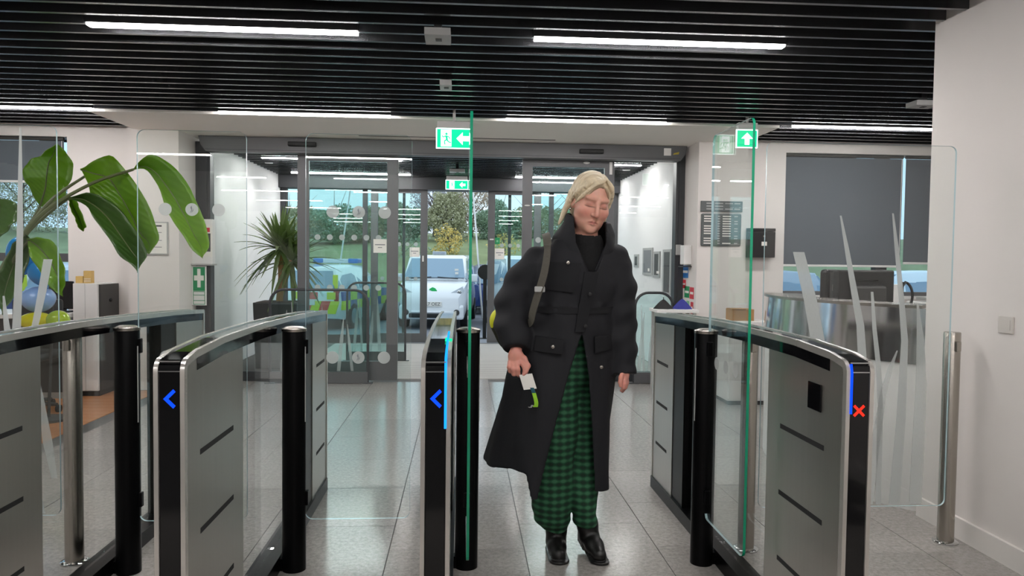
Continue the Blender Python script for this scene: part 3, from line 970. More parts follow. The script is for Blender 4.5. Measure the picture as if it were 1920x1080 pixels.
# ------------------------------------------------------------------ big leaved plant
def leaf_mat(name, c1, c2, rough=0.35):
    m = bpy.data.materials.new(name)
    m.use_nodes = True
    nt = m.node_tree
    b = nt.nodes['Principled BSDF']
    tc = nt.nodes.new('ShaderNodeTexCoord')
    n = nt.nodes.new('ShaderNodeTexNoise')
    n.inputs['Scale'].default_value = 3.5
    n.inputs['Detail'].default_value = 3
    w_ = nt.nodes.new('ShaderNodeTexWave')
    w_.inputs['Scale'].default_value = 14
    w_.inputs['Distortion'].default_value = 1.5
    w_.bands_direction = 'DIAGONAL'
    r = nt.nodes.new('ShaderNodeMix')
    r.data_type = 'RGBA'
    r.inputs[6].default_value = c1
    r.inputs[7].default_value = c2
    nt.links.new(tc.outputs['Object'], n.inputs['Vector'])
    nt.links.new(tc.outputs['Object'], w_.inputs['Vector'])
    nt.links.new(n.outputs['Fac'], r.inputs[0])
    nt.links.new(r.outputs[2], b.inputs['Base Color'])
    bp = nt.nodes.new('ShaderNodeBump')
    bp.inputs['Strength'].default_value = 0.18
    bp.inputs['Distance'].default_value = 0.01
    nt.links.new(w_.outputs['Fac'], bp.inputs['Height'])
    nt.links.new(bp.outputs[0], b.inputs['Normal'])
    b.inputs['Roughness'].default_value = rough
    tr = nt.nodes.new('ShaderNodeBsdfTranslucent')
    tr.inputs[0].default_value = (c2[0] * 1.2, c2[1] * 1.3, c2[2], 1)
    mx = nt.nodes.new('ShaderNodeMixShader')
    mx.inputs[0].default_value = 0.3
    out = nt.nodes['Material Output']
    nt.links.new(b.outputs[0], mx.inputs[1])
    nt.links.new(tr.outputs[0], mx.inputs[2])
    nt.links.new(mx.outputs[0], out.inputs[0])
    return m

M['leaf_big'] = leaf_mat('leaf_big', rgb(56, 100, 20), rgb(120, 162, 30))
M['leaf_dark'] = leaf_mat('leaf_dark', rgb(36, 64, 26), rgb(72, 108, 34))
M['leaf_spiky'] = leaf_mat('leaf_spiky', rgb(74, 96, 56), rgb(132, 150, 92))
M['stalk'] = mat('stalk', rgb(84, 92, 56), 0.5, var=0.2, scale=10)
M['soil'] = mat('soil', rgb(52, 40, 32), 0.95, var=0.3, scale=60, bump=0.5)

def smooth_rows(rows, n):
    rows = np.array(rows, float)      # k x 3 x 3
    k = len(rows)
    t = np.linspace(0, k - 1, n)
    out = []
    for tt in t:
        i = min(int(tt), k - 2)
        u = tt - i
        p0 = rows[max(i - 1, 0)]
        p1, p2 = rows[i], rows[i + 1]
        p3 = rows[min(i + 2, k - 1)]
        out.append(0.5 * ((2 * p1) + (-p0 + p2) * u + (2 * p0 - 5 * p1 + 4 * p2 - p3) * u * u + (-p0 + 3 * p1 - 3 * p2 + p3) * u ** 3))
    return np.array(out)

def big_leaf(rows, parent, m, thick=0.004, wob=0.008):
    R = smooth_rows(rows, 26)
    ph = rng.uniform(0, 6)
    grid = []
    for i, (l, mid, r) in enumerate(R):
        s = math.sin(i * 1.35 + ph) * wob + math.sin(i * 0.62 + ph * 2) * wob
        row = []
        for u in np.linspace(0, 1, 5):
            row.append(l * (1 - u) + mid * u + np.array([0, s * (1 - u), -0.3 * s * (1 - u)]))
        for u in np.linspace(0, 1, 5)[1:]:
            row.append(mid * (1 - u) + r * u + np.array([0, -s * u, 0.3 * s * u]))
        grid.append(row)
    mb = MB().grid(grid)
    o = wbuild(mb, 'leaf_blade', m, parent, smooth=True)
    so_ = o.modifiers.new('thickness', 'SOLIDIFY')
    so_.thickness = thick
    rib = [tuple(mid + np.array([0, -0.004, 0])) for l, mid, r in R]
    wbuild(MB().tube(rib, [0.007 * (1 - 0.8 * i / len(rib)) for i in range(len(rib))], 6), 'midrib', M['stalk'], o, smooth=True)
    return o

LEAVES = [
 [[(-2.249,5.3,1.879)]*3,[(-2.185,5.25,1.939),(-2.189,5.31,1.903),(-2.15,5.25,1.875)],[(-2.06,5.2,1.964),(-2.098,5.26,1.87),(-2.088,5.2,1.827)],[(-1.926,5.15,1.889),(-1.995,5.21,1.766),(-2.02,5.15,1.745)],[(-1.815,5.1,1.769),(-1.907,5.16,1.656),(-1.954,5.1,1.601)],[(-1.72,5.05,1.602),(-1.827,5.11,1.533),(-1.901,5.05,1.529)],[(-1.659,5.0,1.468),(-1.758,5.06,1.427),(-1.815,5.0,1.431)],[(-1.64,4.97,1.357),(-1.704,5.03,1.346),(-1.738,4.97,1.328)],[(-1.67,4.95,1.28)]*3],
 [[(-2.692,5.5,1.894)]*3,[(-2.602,5.45,1.938),(-2.613,5.51,1.87),(-2.621,5.45,1.789)],[(-2.452,5.4,1.99),(-2.481,5.46,1.83),(-2.563,5.4,1.674)],[(-2.313,5.35,1.869),(-2.387,5.41,1.715),(-2.486,5.35,1.598)],[(-2.186,5.3,1.709),(-2.294,5.36,1.583),(-2.386,5.3,1.505)],[(-2.082,5.25,1.508),(-2.214,5.31,1.454),(-2.273,5.25,1.396)],[(-2.042,5.2,1.391),(-2.13,5.26,1.377),(-2.169,5.2,1.325)],[(-2.105,5.18,1.304)]*3],
 [[(-2.705,5.35,1.679)]*3,[(-2.55,5.3,1.714),(-2.597,5.36,1.67),(-2.568,5.3,1.63)],[(-2.387,5.25,1.665),(-2.45,5.31,1.578),(-2.475,5.25,1.52)],[(-2.244,5.2,1.539),(-2.333,5.26,1.45),(-2.383,5.2,1.422)],[(-2.127,5.15,1.378),(-2.232,5.21,1.331),(-2.276,5.15,1.287)],[(-2.091,5.12,1.289),(-2.168,5.18,1.253),(-2.194,5.12,1.235)],[(-2.142,5.1,1.179)]*3],
 [[(-3.082,5.7,1.638)]*3,[(-3.183,5.75,1.788),(-3.102,5.81,1.776),(-2.957,5.75,1.675)],[(-3.259,5.8,1.87),(-3.116,5.86,1.88),(-2.936,5.8,1.798)],[(-3.219,5.82,1.984),(-3.11,5.88,1.982),(-2.906,5.82,1.951)],[(-3.134,5.84,2.044),(-3.089,5.9,2.045),(-2.961,5.84,2.048)],[(-3.031,5.85,2.119)]*3],
 [[(-2.832,5.6,1.704)]*3,[(-2.787,5.6,1.697),(-2.833,5.66,1.651),(-2.818,5.6,1.628)],[(-2.734,5.58,1.609),(-2.782,5.64,1.573),(-2.779,5.58,1.551)],[(-2.692,5.56,1.494),(-2.743,5.62,1.495),(-2.74,5.56,1.482)],[(-2.706,5.55,1.459)]*3],
 [[(-2.782,5.0,1.39)]*3,[(-2.679,4.95,1.401),(-2.729,5.01,1.35),(-2.746,4.95,1.298)],[(-2.565,4.9,1.367),(-2.631,4.96,1.266),(-2.655,4.9,1.181)],[(-2.499,4.87,1.234),(-2.564,4.93,1.165),(-2.585,4.87,1.099)],[(-2.474,4.85,1.117),(-2.538,4.91,1.088),(-2.536,4.85,1.057)],[(-2.498,4.85,1.033)]*3],
 [[(-2.965,5.0,1.653)]*3,[(-2.816,4.95,1.608),(-2.956,5.01,1.569),(-3.018,4.95,1.547)],[(-2.812,4.9,1.481),(-2.944,4.96,1.465),(-3.005,4.9,1.445)],[(-2.898,4.88,1.392)]*3],
 [[(-2.844,5.1,1.42)]*3,[(-2.784,5.05,1.367),(-2.884,5.11,1.35),(-2.89,5.05,1.366)],[(-2.784,5.0,1.212),(-2.908,5.06,1.21),(-2.939,5.0,1.228)],[(-2.83,4.95,1.043),(-2.93,5.01,1.056),(-2.976,4.95,1.075)],[(-2.896,4.92,0.908)]*3]]
STALKS = [
 [(-2.249,5.3,1.879),(-2.555,5.35,1.78),(-2.849,5.3,1.571),(-2.998,5.25,1.315),(-3.164,5.2,0.814)],
 [(-2.663,5.5,1.849),(-2.857,5.45,1.684),(-2.983,5.35,1.455),(-3.121,5.25,1.134),(-3.182,5.2,0.778)],
 [(-2.705,5.35,1.679),(-2.858,5.35,1.556),(-2.991,5.3,1.381),(-3.123,5.22,0.992),(-3.182,5.2,0.778)],
 [(-3.082,5.7,1.638),(-3.104,5.6,1.489),(-3.12,5.4,1.241),(-3.175,5.2,0.778)],
 [(-2.832,5.6,1.704),(-2.901,5.5,1.638),(-3.001,5.35,1.426),(-3.182,5.2,0.778)],
 [(-2.772,5.0,1.384),(-2.884,5.05,1.28),(-3.016,5.1,1.069),(-3.182,5.2,0.778)],
 [(-2.956,5.0,1.619),(-3.052,5.1,1.382),(-3.131,5.15,0.995),(-3.199,5.2,0.778)],
 [(-2.844,5.1,1.413),(-2.941,5.15,1.315),(-3.199,5.2,0.778)]]
bp_ = empty('potted_plant', (-3.23, 5.2, 0), label='tall potted plant with huge drooping green leaves behind the left glass screen', cat='plant')
wbuild(MB().lathe([(0.19, 0.0), (0.24, 0.42), (0.25, 0.44), (0.225, 0.44), (0.22, 0.39)], -3.23, 5.2, 0, 28), 'pot', M['dark_grey'], bp_, smooth=True)
wbuild(MB().lathe([(0.215, 0.385), (0.12, 0.405), (0.01, 0.41)], -3.23, 5.2, 0, 24), 'soil', M['soil'], bp_, smooth=True)
for i, (rows, st) in enumerate(zip(LEAVES, STALKS)):
    big_leaf(rows, bp_, M['leaf_dark'] if i in (2, 6, 7) else M['leaf_big'])
    pts = st + [(-3.22 + 0.03 * math.cos(i), 5.2 + 0.03 * math.sin(i), 0.40)]
    q = smooth_rows([[p, p, p] for p in pts], 22)[:, 0, :]
    wbuild(MB().tube([tuple(p) for p in q], [0.009 + 0.012 * j / len(q) for j in range(len(q))], 8), 'stalk', M['stalk'], bp_, smooth=True)

# spiky plant in the lobby
yp = empty('potted_plant', (-2.14, 8.95, 0), label='spiky potted plant in a dark square planter inside the lobby, left of the door', cat='plant')
wbuild(MB().prism([(-2.36, 0.0), (-1.93, 0.0), (-1.90, 0.76), (-2.39, 0.76)], 'y', 8.74, 9.17), 'planter', M['dark_grey'], yp)
wbuild(B(-2.36, -1.93, 8.77, 9.14, 0.755, 0.768), 'soil', M['soil'], yp)
wbuild(MB().tube([(-2.14, 8.95, 0.76), (-2.12, 8.95, 1.05), (-2.13, 8.94, 1.36)], [0.04, 0.035, 0.028], 10), 'trunk', M['cardboard'], yp, smooth=True)
wbuild(MB().tube([(-2.12, 8.95, 0.95), (-2.02, 8.93, 1.15), (-1.99, 8.92, 1.28)], [0.03, 0.026, 0.022], 10), 'trunk', M['cardboard'], yp, smooth=True)
for hx, hy, hz, n in ((-2.13, 8.94, 1.38, 80), (-1.99, 8.92, 1.24, 60)):
    for i in range(n):
        el = rng.uniform(-0.75, 1.2) if i % 3 else rng.uniform(0.5, 1.5)
        az = i * 2.399 + rng.uniform(-0.3, 0.3)
        L_ = rng.uniform(0.42, 0.66)
        d = np.array([math.cos(az) * math.cos(el), math.sin(az) * math.cos(el) * 0.8, math.sin(el)])
        side_ = np.cross(d, [0, 0, 1.0])
        side_ /= np.linalg.norm(side_) + 1e-6
        rows = []
        for t in np.linspace(0, 1, 8):
            c = np.array([hx, hy, hz]) + d * L_ * t + np.array([0, 0, -0.24 * L_ * (t ** 2.2) * (1.3 - el * 0.55)])
            wd = 0.026 * (min(1, 0.5 + 2.2 * t)) * (1 - t ** 3) + 0.0008
            rows.append([c - side_ * wd, c + np.array([0, 0, -0.3 * wd]), c + side_ * wd])
        o = wbuild(MB().grid(rows), 'leaf_blade', M['leaf_spiky'], yp)
        o.modifiers.new('thickness', 'SOLIDIFY').thickness = 0.002

# ------------------------------------------------------------------ left corner: kiosk, counter, balloons, notices
kx0, kx1, ky0, ky1 = -3.51, -3.29, 7.0, 7.40
k_ = empty('kiosk', ((kx0 + kx1) / 2, 7.2, 0), label='slim white kiosk column with a dark grey side by the left wall', cat='kiosk')
wbuild(B(kx0, kx1 - 0.006, ky0, ky1, 0.05, 1.03, bev=0.004), 'body', M['white_plastic'], k_)
wbuild(B(kx1 - 0.006, kx1 + 0.006, ky0 + 0.03, ky1, 0.05, 1.02), 'side_panel', M['dark_grey'], k_)
wbuild(B(-3.405, -3.402, ky0 - 0.002, ky0, 0.05, 1.03), 'panel_joint', M['grey_plastic'], k_)
wbuild(B(kx0 + 0.01, kx1, ky0 + 0.015, ky1, 0.0, 0.05), 'toe_kick', M['black'], k_)
wbuild(MB().lathe([(0.012, 0), (0.016, 0.01), (0.01, 0.02)], kx1 + 0.005, 7.22, 0.87, 12, 'x'), 'lock', M['black'], k_, smooth=True)
for i, (x0, x1, z0, z1) in enumerate(((-3.500, -3.435, 1.032, 1.095), (-3.430, -3.362, 1.032, 1.145))):
    t = empty('wooden_block', ((x0 + x1) / 2, 7.06, 1.032), label=('short light wooden block on top of the white kiosk', 'taller light wooden block with carved lines on the white kiosk')[i], cat='wooden block')
    wbuild(B(x0, x1, 7.03, 7.09, z0, z1, bev=0.003), 'block', M['wood_block'], t)
    if i:
        for zz in (1.045, 1.058, 1.071):
            wbuild(B(x0 + 0.004, x1 - 0.004, 7.0285, 7.03, zz, zz + 0.004), 'carved_line', M['paper'], t)
ct = empty('counter', (-3.95, 7.1, 0), label='low white counter with dark doors under the left window', cat='counter')
wbuild(B(-4.7, -3.53, 6.85, 7.38, 0.72, 0.76, bev=0.004), 'worktop', M['white_plastic'], ct)
for i in range(2):
    x0 = -4.68 + 0.575 * i
    wbuild(B(x0, x0 + 0.565, 6.88, 6.90, 0.06, 0.715, bev=0.003), 'door', M['dark_grey'], ct)
wbuild(B(-4.68, -3.54, 6.90, 7.36, 0.0, 0.72), 'carcass', M['grey_plastic'], ct)
mo = empty('monitor', (-3.66, 7.12, 0.76), label='black monitor on the low counter just left of the white kiosk', cat='monitor')
MB().box(-0.12, 0.10, -0.012, 0.012, 0.03, 0.285, bev=0.006).build('screen', M['gloss_black'], mo)
MB().box(-0.02, 0.02, 0.0, 0.03, 0.0, 0.1).build('stand', M['black'], mo)
MB().box(-0.08, 0.08, -0.05, 0.07, 0.0, 0.012, bev=0.003).build('foot', M['black'], mo)
ch = empty('office_chair', (-3.55, 6.3, 0), label='dark office chair half hidden behind the leftmost gate, before the counter', cat='chair')
MB().box(-0.22, 0.22, -0.22, 0.22, 0.43, 0.50, bev=0.03).build('seat', M['black'], ch, smooth=True)
MB().box(-0.20, 0.20, 0.18, 0.25, 0.58, 0.92, bev=0.03).build('backrest', M['black'], ch, smooth=True)
MB().box(-0.02, 0.02, 0.20, 0.24, 0.46, 0.62).build('back_support', M['dark_grey'], ch)
MB().tube([(0, 0, 0.08), (0, 0, 0.44)], 0.025, 12).build('column', M['dark_grey'], ch, smooth=True)
for i in range(5):
    a = 2 * PI * i / 5
    l = MB().tube([(0, 0, 0.09), (0.26 * math.cos(a), 0.26 * math.sin(a), 0.065)], [0.022, 0.014], 8).build('leg', M['dark_grey'], ch)
    MB().lathe([(0.03, -0.014), (0.032, 0.0), (0.03, 0.014)], 0.27 * math.cos(a), 0.27 * math.sin(a), 0.032, 14, 'x').build('caster', M['black'], l, smooth=True)

def balloon(c, r, label, m, nub=(0, 0, -1)):
    t = empty('balloon', c, label=label, cat='balloon')
    e = MB()
    prof = []
    for i in range(17):
        a = PI * i / 16
        prof.append((max(0.002, r[0] * math.sin(a) * (1 - 0.10 * math.cos(a))), -r[2] * math.cos(a)))
    e.lathe([(p_[0], p_[1]) for p_ in prof], n=28)
    o = e.build('skin', m, t, smooth=True)
    o.scale = (1, r[1] / r[0], 1)
    MB().lathe([(0.003, -r[2] - 0.018), (0.014, -r[2] - 0.012), (0.006, -r[2] + 0.002)], n=12).build('knot', m, t, smooth=True)
    return t
bl_b = mat('balloon_blue', rgb(22, 128, 196), 0.16, var=0.05)
bl_p = mat('balloon_pale', rgb(140, 176, 226), 0.2, var=0.06)
bl_y = mat('balloon_yellow', rgb(196, 190, 22), 0.2, var=0.06)
bl_l = mat('balloon_lime', rgb(158, 186, 50), 0.2, var=0.06)
balloon((-3.35, 5.95, 1.28), (0.11, 0.11, 0.15), 'blue balloon at the left edge, just below the plant stalks', bl_b)
balloon((-3.15, 5.9, 1.15), (0.125, 0.125, 0.105), 'large round blue balloon in the middle of the balloon bunch', bl_b)
balloon((-3.24, 5.95, 0.945), (0.12, 0.12, 0.10), 'pale blue balloon between the large blue and the yellow balloon', bl_p)
yb = balloon((-3.22, 5.88, 0.785), (0.068, 0.068, 0.13), 'long yellow balloon lying beneath the pale blue one', bl_y)
yb.rotation_euler = (0, PI / 2, 0)
balloon((-3.005, 5.78, 0.79), (0.08, 0.08, 0.085), 'lime green balloon at the right end of the yellow balloon', bl_l)
bst = empty('display_stand', (-3.2, 5.95, 0), label='dark stand carrying the balloon bunch behind the left gate', cat='stand')
wbuild(MB().lathe([(0.15, 0), (0.15, 0.02), (0.02, 0.03)], -3.2, 6.0, 0, 24), 'base', M['dark_grey'], bst)
wbuild(MB().tube([(-3.2, 6.0, 0.02), (-3.2, 6.06, 0.72), (-3.2, 6.07, 1.26)], 0.012, 8), 'pole', M['dark_grey'], bst, smooth=True)
wbuild(MB().tube([(-3.42, 5.95, 0.705), (-2.98, 5.90, 0.70)], 0.01, 8), 'bar', M['dark_grey'], bst, smooth=True)
wbuild(MB().tube([(-3.2, 6.06, 0.70), (-3.2, 5.92, 0.702)], 0.01, 8), 'bar', M['dark_grey'], bst, smooth=True)

def notice(name, label, cat, x0, x1, y, z0, z1, paper='paper', frame=None, bars=(), border=0.0):
    t = empty(name, ((x0 + x1) / 2, y, z0), label=label, cat=cat)
    if frame:
        wbuild(B(x0 - border, x1 + border, y - 0.012, y, z0 - border, z1 + border, bev=0.002), 'frame', M[frame], t)
        wbuild(B(x0, x1, y - 0.0135, y - 0.012, z0, z1), 'sheet', M[paper], t)
        yy = y - 0.0135
    else:
        wbuild(B(x0, x1, y - 0.0015, y, z0, z1), 'sheet', M[paper], t)
        yy = y - 0.0015
    W, H_ = x1 - x0, z1 - z0
    for nm, a, b, c, d, mm in bars:
        wbuild(B(x0 + a * W, x0 + b * W, yy - 0.0008, yy, z0 + c * H_, z0 + d * H_), nm, M[mm], t)
    return t

notice('wall_notice', 'white notice in a silver snap frame on the left wall, half behind a big leaf', 'notice', -3.13, -2.81, 7.35, 1.31, 1.60, frame='grey_plastic', border=0.012,
       bars=[('text_line', 0.62, 0.86, 0.88, 0.93, 'dark_grey'), ('text_line', 0.3, 0.86, 0.68, 0.70, 'print_grey'), ('text_line', 0.3, 0.86, 0.42, 0.44, 'print_grey'), ('text_line', 0.3, 0.86, 0.2, 0.22, 'print_grey')])
sb = empty('sign_box', (-2.66, 7.62, 1.21), label='white wall box with a small canopy above the first aid sign', cat='sign')
wbuild(B(-2.71, -2.50, 7.70, 7.78, 1.21, 1.66, bev=0.004), 'body', M['white_plastic'], sb)
wbuild(B(-2.72, -2.49, 7.66, 7.80, 1.197, 1.212), 'canopy', M['grey_plastic'], sb)
notice('poster', 'small poster with a pink top and dark green figure panel on the left door jamb', 'poster', -2.615, -2.502, 7.695, 1.285, 1.60,
       bars=[('pink_band', 0.15, 0.8, 0.78, 0.92, 'red'), ('dark_panel', 0.1, 0.85, 0.16, 0.74, 'dark_grey'), ('figure', 0.42, 0.66, 0.42, 0.64, 'pale_green'), ('figure', 0.36, 0.62, 0.26, 0.42, 'pale_green')])
fa = empty('first_aid_sign', (-2.62, 7.68, 0.80), label='green first aid sign with a white cross beside the left door jamb', cat='sign')
wbuild(B(-2.70, -2.56, 7.685, 7.70, 0.795, 1.19, bev=0.002), 'board', M['white_plastic'], fa)
wbuild(B(-2.688, -2.572, 7.683, 7.685, 0.94, 1.18), 'green_field', M['sign_green'], fa)
c_ = MB().prism([(-2.646, 0.975), (-2.614, 0.975), (-2.614, 1.045), (-2.582, 1.045), (-2.582, 1.095), (-2.614, 1.095), (-2.614, 1.163), (-2.646, 1.163), (-2.646, 1.095), (-2.678, 1.095), (-2.678, 1.045), (-2.646, 1.045)], 'y', 7.6815, 7.683)
wbuild(c_, 'cross', M['paper'], fa)
for z in (0.93, 0.895, 0.84, 0.803):
    wbuild(B(-2.688, -2.572, 7.6835, 7.685, z, z + 0.006), 'line', M['sign_green'], fa)
for x in (-2.688, -2.577):
    wbuild(B(x, x + 0.005, 7.6835, 7.685, 0.803, 0.935), 'line', M['sign_green'], fa)

# papers taped on the door glass
P_ = [('text_line', 0.12, 0.88, 0.56, 0.63, 'print_grey'), ('text_line', 0.34, 0.66, 0.36, 0.42, 'print_grey')]
notice('paper_notice', 'white paper notice taped low on the left inner door leaf', 'notice', -0.919, -0.782, 7.852, 1.345, 1.487, bars=P_)
notice('paper_notice', 'pale paper notice on the left outer door leaf, above the white van', 'notice', -0.79, -0.64, 11.392, 1.31, 1.455, bars=P_)
notice('paper_notice', 'pale paper notice on the right outer door leaf beside the black disc', 'notice', 0.50, 0.645, 11.392, 1.29, 1.455, bars=P_)
notice('green_sticker', 'small green sticker on the right outer door leaf above the paper', 'sticker', 0.50, 0.575, 11.392, 1.52, 1.62, paper='sign_green', bars=[('mark', 0.3, 0.7, 0.3, 0.6, 'pale_green')])

# ------------------------------------------------------------------ right pillar and wall
db = empty('directory_board', (2.585, 7.35, 1.45), label='grey staff directory board with rows of white name strips on the right pillar', cat='board')
wbuild(B(2.383, 2.79, 7.335, 7.35, 1.45, 1.775, bev=0.012), 'board', M['board_grey'], db)
wbuild(B(2.375, 2.80, 7.33, 7.35, 1.795, 1.90, bev=0.003), 'header', M['board_grey'], db)
for r_ in range(3):
    for a, b in ((2.43, 2.50), (2.515, 2.60), (2.62, 2.70), (2.715, 2.775)):
        if r_ == 1 and a > 2.6:
            continue
        wbuild(B(a, b, 7.328, 7.33, 1.815 + 0.028 * r_, 1.826 + 0.028 * r_), 'header_text', M['grey_plastic'], db)
for r_ in range(12):
    z = 1.473 + 0.0245 * r_
    for a, b, on in ((2.41, 2.49, r_ not in (3, 8)), (2.55, 2.575, True), (2.60, 2.685, r_ not in (1, 2)), (2.72, 2.755, r_ % 3 != 1)):
        if on:
            wbuild(B(a, b, 7.333, 7.335, z, z + 0.011), 'name_strip', M['paper'] if a < 2.5 or a == 2.60 else M['grey_plastic'], db)
pb = empty('post_box', (2.99, 7.42, 1.342), label='black metal post box with a small white label on the wall by the blind', cat='post box')
wbuild(B(2.852, 3.137, 7.31, 7.42, 1.342, 1.60, bev=0.004), 'body', M['black'], pb)
wbuild(B(2.852, 3.137, 7.308, 7.42, 1.603, 1.634, bev=0.003), 'lid', M['black'], pb)
wbuild(MB().disc(3.02, 7.305, 1.555, 0.012, 0.006, 14), 'lock', M['steel'], pb)
wbuild(B(2.995, 3.05, 7.3085, 7.31, 1.46, 1.50), 'label_plate', M['paper'], pb)
cd = tag(wbuild(MB().tube([(2.935, 7.415, 2.48), (2.935, 7.415, 1.64)], 0.006, 8).tube([(2.935, 7.415, 1.34), (2.93, 7.415, 0.80)], 0.006, 8), 'cable_conduit', M['grey_plastic']), 'thin vertical cable conduit on the wall above and below the post box', 'conduit')
sd = empty('soap_dispenser', (2.35, 7.6, 1.24), label='white hand gel dispenser with a drip bar on the right pillar side', cat='dispenser')
wbuild(B(2.27, 2.35, 7.52, 7.66, 1.26, 1.46, bev=0.008), 'body', M['white_plastic'], sd)
wbuild(B(2.255, 2.35, 7.51, 7.67, 1.235, 1.245), 'drip_bar', M['dark_grey'], sd)
def side_sticker(y0_, y1_, z0, z1, m, label):
    t = empty('wall_sticker', (2.35, (y0_ + y1_) / 2, z0), label=label, cat='sticker')
    wbuild(B(2.3485, 2.35, y0_, y1_, z0, z1), 'sheet', M[m], t)
    wbuild(B(2.3478, 2.3485, y0_ + 0.02, y1_ - 0.02, z0 + 0.4 * (z1 - z0), z0 + 0.6 * (z1 - z0)), 'mark', M['paper'], t)
side_sticker(7.62, 7.98, 1.12, 1.25, 'blue', 'blue safety sticker on the right pillar side below the dispenser')
side_sticker(7.70, 7.98, 1.01, 1.10, 'red', 'red sticker on the right pillar side under the blue one')
side_sticker(7.42, 7.56, 0.91, 1.03, 'red', 'red half of the sticker pair near the pillar corner')
side_sticker(7.57, 7.74, 0.915, 1.035, 'sign_green', 'green half of the sticker pair near the pillar corner')
side_sticker(7.43, 7.52, 0.76, 0.88, 'red', 'lower narrow red sticker near the pillar corner')
side_sticker(7.57, 7.66, 0.77, 0.885, 'pale_green', 'lower narrow green sticker near the pillar corner')
js = empty('door_switch', (2.255, 7.86, 1.36), label='pale door switch on the dark right door jamb', cat='switch')
wbuild(B(2.262, 2.318, 7.775, 7.80, 1.36, 1.47, bev=0.004), 'plate', M['grey_plastic'], js)
# lobby right wall: pictures and board
def side_frame(y0_, y1_, z0, z1, m, label, name='picture_frame', cat='picture', bar=True):
    t = empty(name, (2.40, (y0_ + y1_) / 2, z0), label=label, cat=cat)
    wbuild(B(2.385, 2.40, y0_, y1_, z0, z1), 'frame', M['grey_plastic'], t)
    wbuild(B(2.3835, 2.385, y0_ + 0.06, y1_ - 0.06, z0 + 0.03, z1 - 0.03), 'print', M[m], t)
    if bar:
        wbuild(B(2.3825, 2.3835, y0_ + 0.12, y1_ - 0.3, z0 + 0.05, z0 + 0.25 * (z1 - z0)), 'mark', M['paper'], t)
side_frame(9.25, 9.75, 1.11, 1.46, 'print_grey', 'framed grey picture on the right lobby wall, the farther of two')
side_frame(8.9, 9.2, 1.09, 1.41, 'dark_grey', 'dark framed picture on the right lobby wall, the nearer of two')
side_frame(10.0, 10.25, 1.20, 1.38, 'dark_grey', 'small dark wall unit far along the right lobby wall', 'wall_unit', 'wall unit', False)
side_frame(8.40, 8.76, 0.90, 1.43, 'dark_grey', 'tall dark grey noticeboard on the right lobby wall next to the door', 'noticeboard', 'noticeboard', False)

# side table with folded umbrellas behind the right gate
st = empty('side_table', (2.10, 7.3, 0), label='narrow white side table behind the far end of the right gate', cat='table')
wbuild(B(1.90, 2.32, 7.15, 7.45, 0.79, 0.82, bev=0.003), 'tabletop', M['white_plastic'], st)
for xx in (1.92, 2.27):
    for yy in (7.17, 7.40):
        wbuild(B(xx, xx + 0.03, yy, yy + 0.03, 0, 0.79), 'leg', M['grey_plastic'], st)
def folded(cx, w_, h, m, label, y=7.3):
    t = empty('folded_umbrella', (cx, y, 0.82), label=label, cat='umbrella')
    n = 14
    rows = []
    for i in range(9):
        u = i / 8
        rr = w_ * (1 - u) ** 0.8 + 0.004
        rows.append([(rr * math.cos(2 * PI * k / n) * (1 + 0.18 * (k % 2)), 0.7 * rr * math.sin(2 * PI * k / n) * (1 + 0.18 * (k % 2)), h * u) for k in range(n + 1)])
    MB().grid(rows).build('canopy', m, t, smooth=True)
    MB().tube([(0, 0, h - 0.01), (0, 0, h + 0.02)], 0.004, 6).build('tip', M['black'], t)
folded(2.005, 0.085, 0.095, M['black'], 'black folded umbrella on the side table behind the right gate')
folded(2.195, 0.085, 0.10, mat('navy', rgb(48, 52, 140), 0.7, var=0.1), 'dark blue folded umbrella on the side table behind the right gate')

cab = empty('cabinet', (2.57, 6.7, 0), label='low white cabinet under the cardboard box, beyond the right gate', cat='cabinet')
wbuild(B(2.40, 2.80, 6.55, 6.90, 0.04, 0.76, bev=0.004), 'carcass', M['white_plastic'], cab)
wbuild(B(2.41, 2.79, 6.535, 6.55, 0.06, 0.75, bev=0.002), 'door', M['white_plastic'], cab)
wbuild(B(2.42, 2.78, 6.57, 6.9, 0.0, 0.04), 'toe_kick', M['black'], cab)
cbx = empty('cardboard_box', (2.56, 6.72, 0.76), label='small brown cardboard box on the low cabinet left of the steel desk', cat='box')
wbuild(B(2.46, 2.66, 6.62, 6.80, 0.76, 0.865, bev=0.003), 'carton', M['cardboard'], cbx)
wbuild(B(2.44, 2.58, 6.60, 6.72, 0.865, 0.872), 'flap', M['cardboard'], cbx)

# ------------------------------------------------------------------ curved reception desk
rd = empty('reception_desk', (2.9, 4.6, 0), label='curved reception desk with a polished steel front over a white base', cat='desk')
dc = (3.30, 4.60)
def arc_wall(r0, r1, z0, z1, a0, a1, n=48, lean=0.0):
    mb = MB()
    rows = []
    for i in range(n + 1):
        a = math.radians(a0 + (a1 - a0) * i / n)
        c, s = math.cos(a), math.sin(a)
        rows.append([(dc[0] + r1 * c, dc[1] + r1 * s, z0), (dc[0] + (r1 + lean) * c, dc[1] + (r1 + lean) * s, z1), (dc[0] + r0 * c, dc[1] + r0 * s, z1), (dc[0] + r0 * c, dc[1] + r0 * s, z0), (dc[0] + r1 * c, dc[1] + r1 * s, z0)])
    mb.grid(rows)
    m0 = len(rows) * 5
    mb.f += [(0, 1, 2, 3), (m0 - 5, m0 - 4, m0 - 3, m0 - 2)]
    return mb
wbuild(arc_wall(1.25, 1.285, 0.775, 1.065, 156, 225, lean=-0.018), 'steel_front', M['mirror_steel'], rd, smooth=True)
wbuild(arc_wall(1.05, 1.285, 1.066, 1.082, 155, 224), 'counter_top', M['steel'], rd, smooth=True)
wbuild(arc_wall(1.15, 1.27, 0.0, 0.775, 156, 225), 'base', M['white_plastic'], rd, smooth=True)
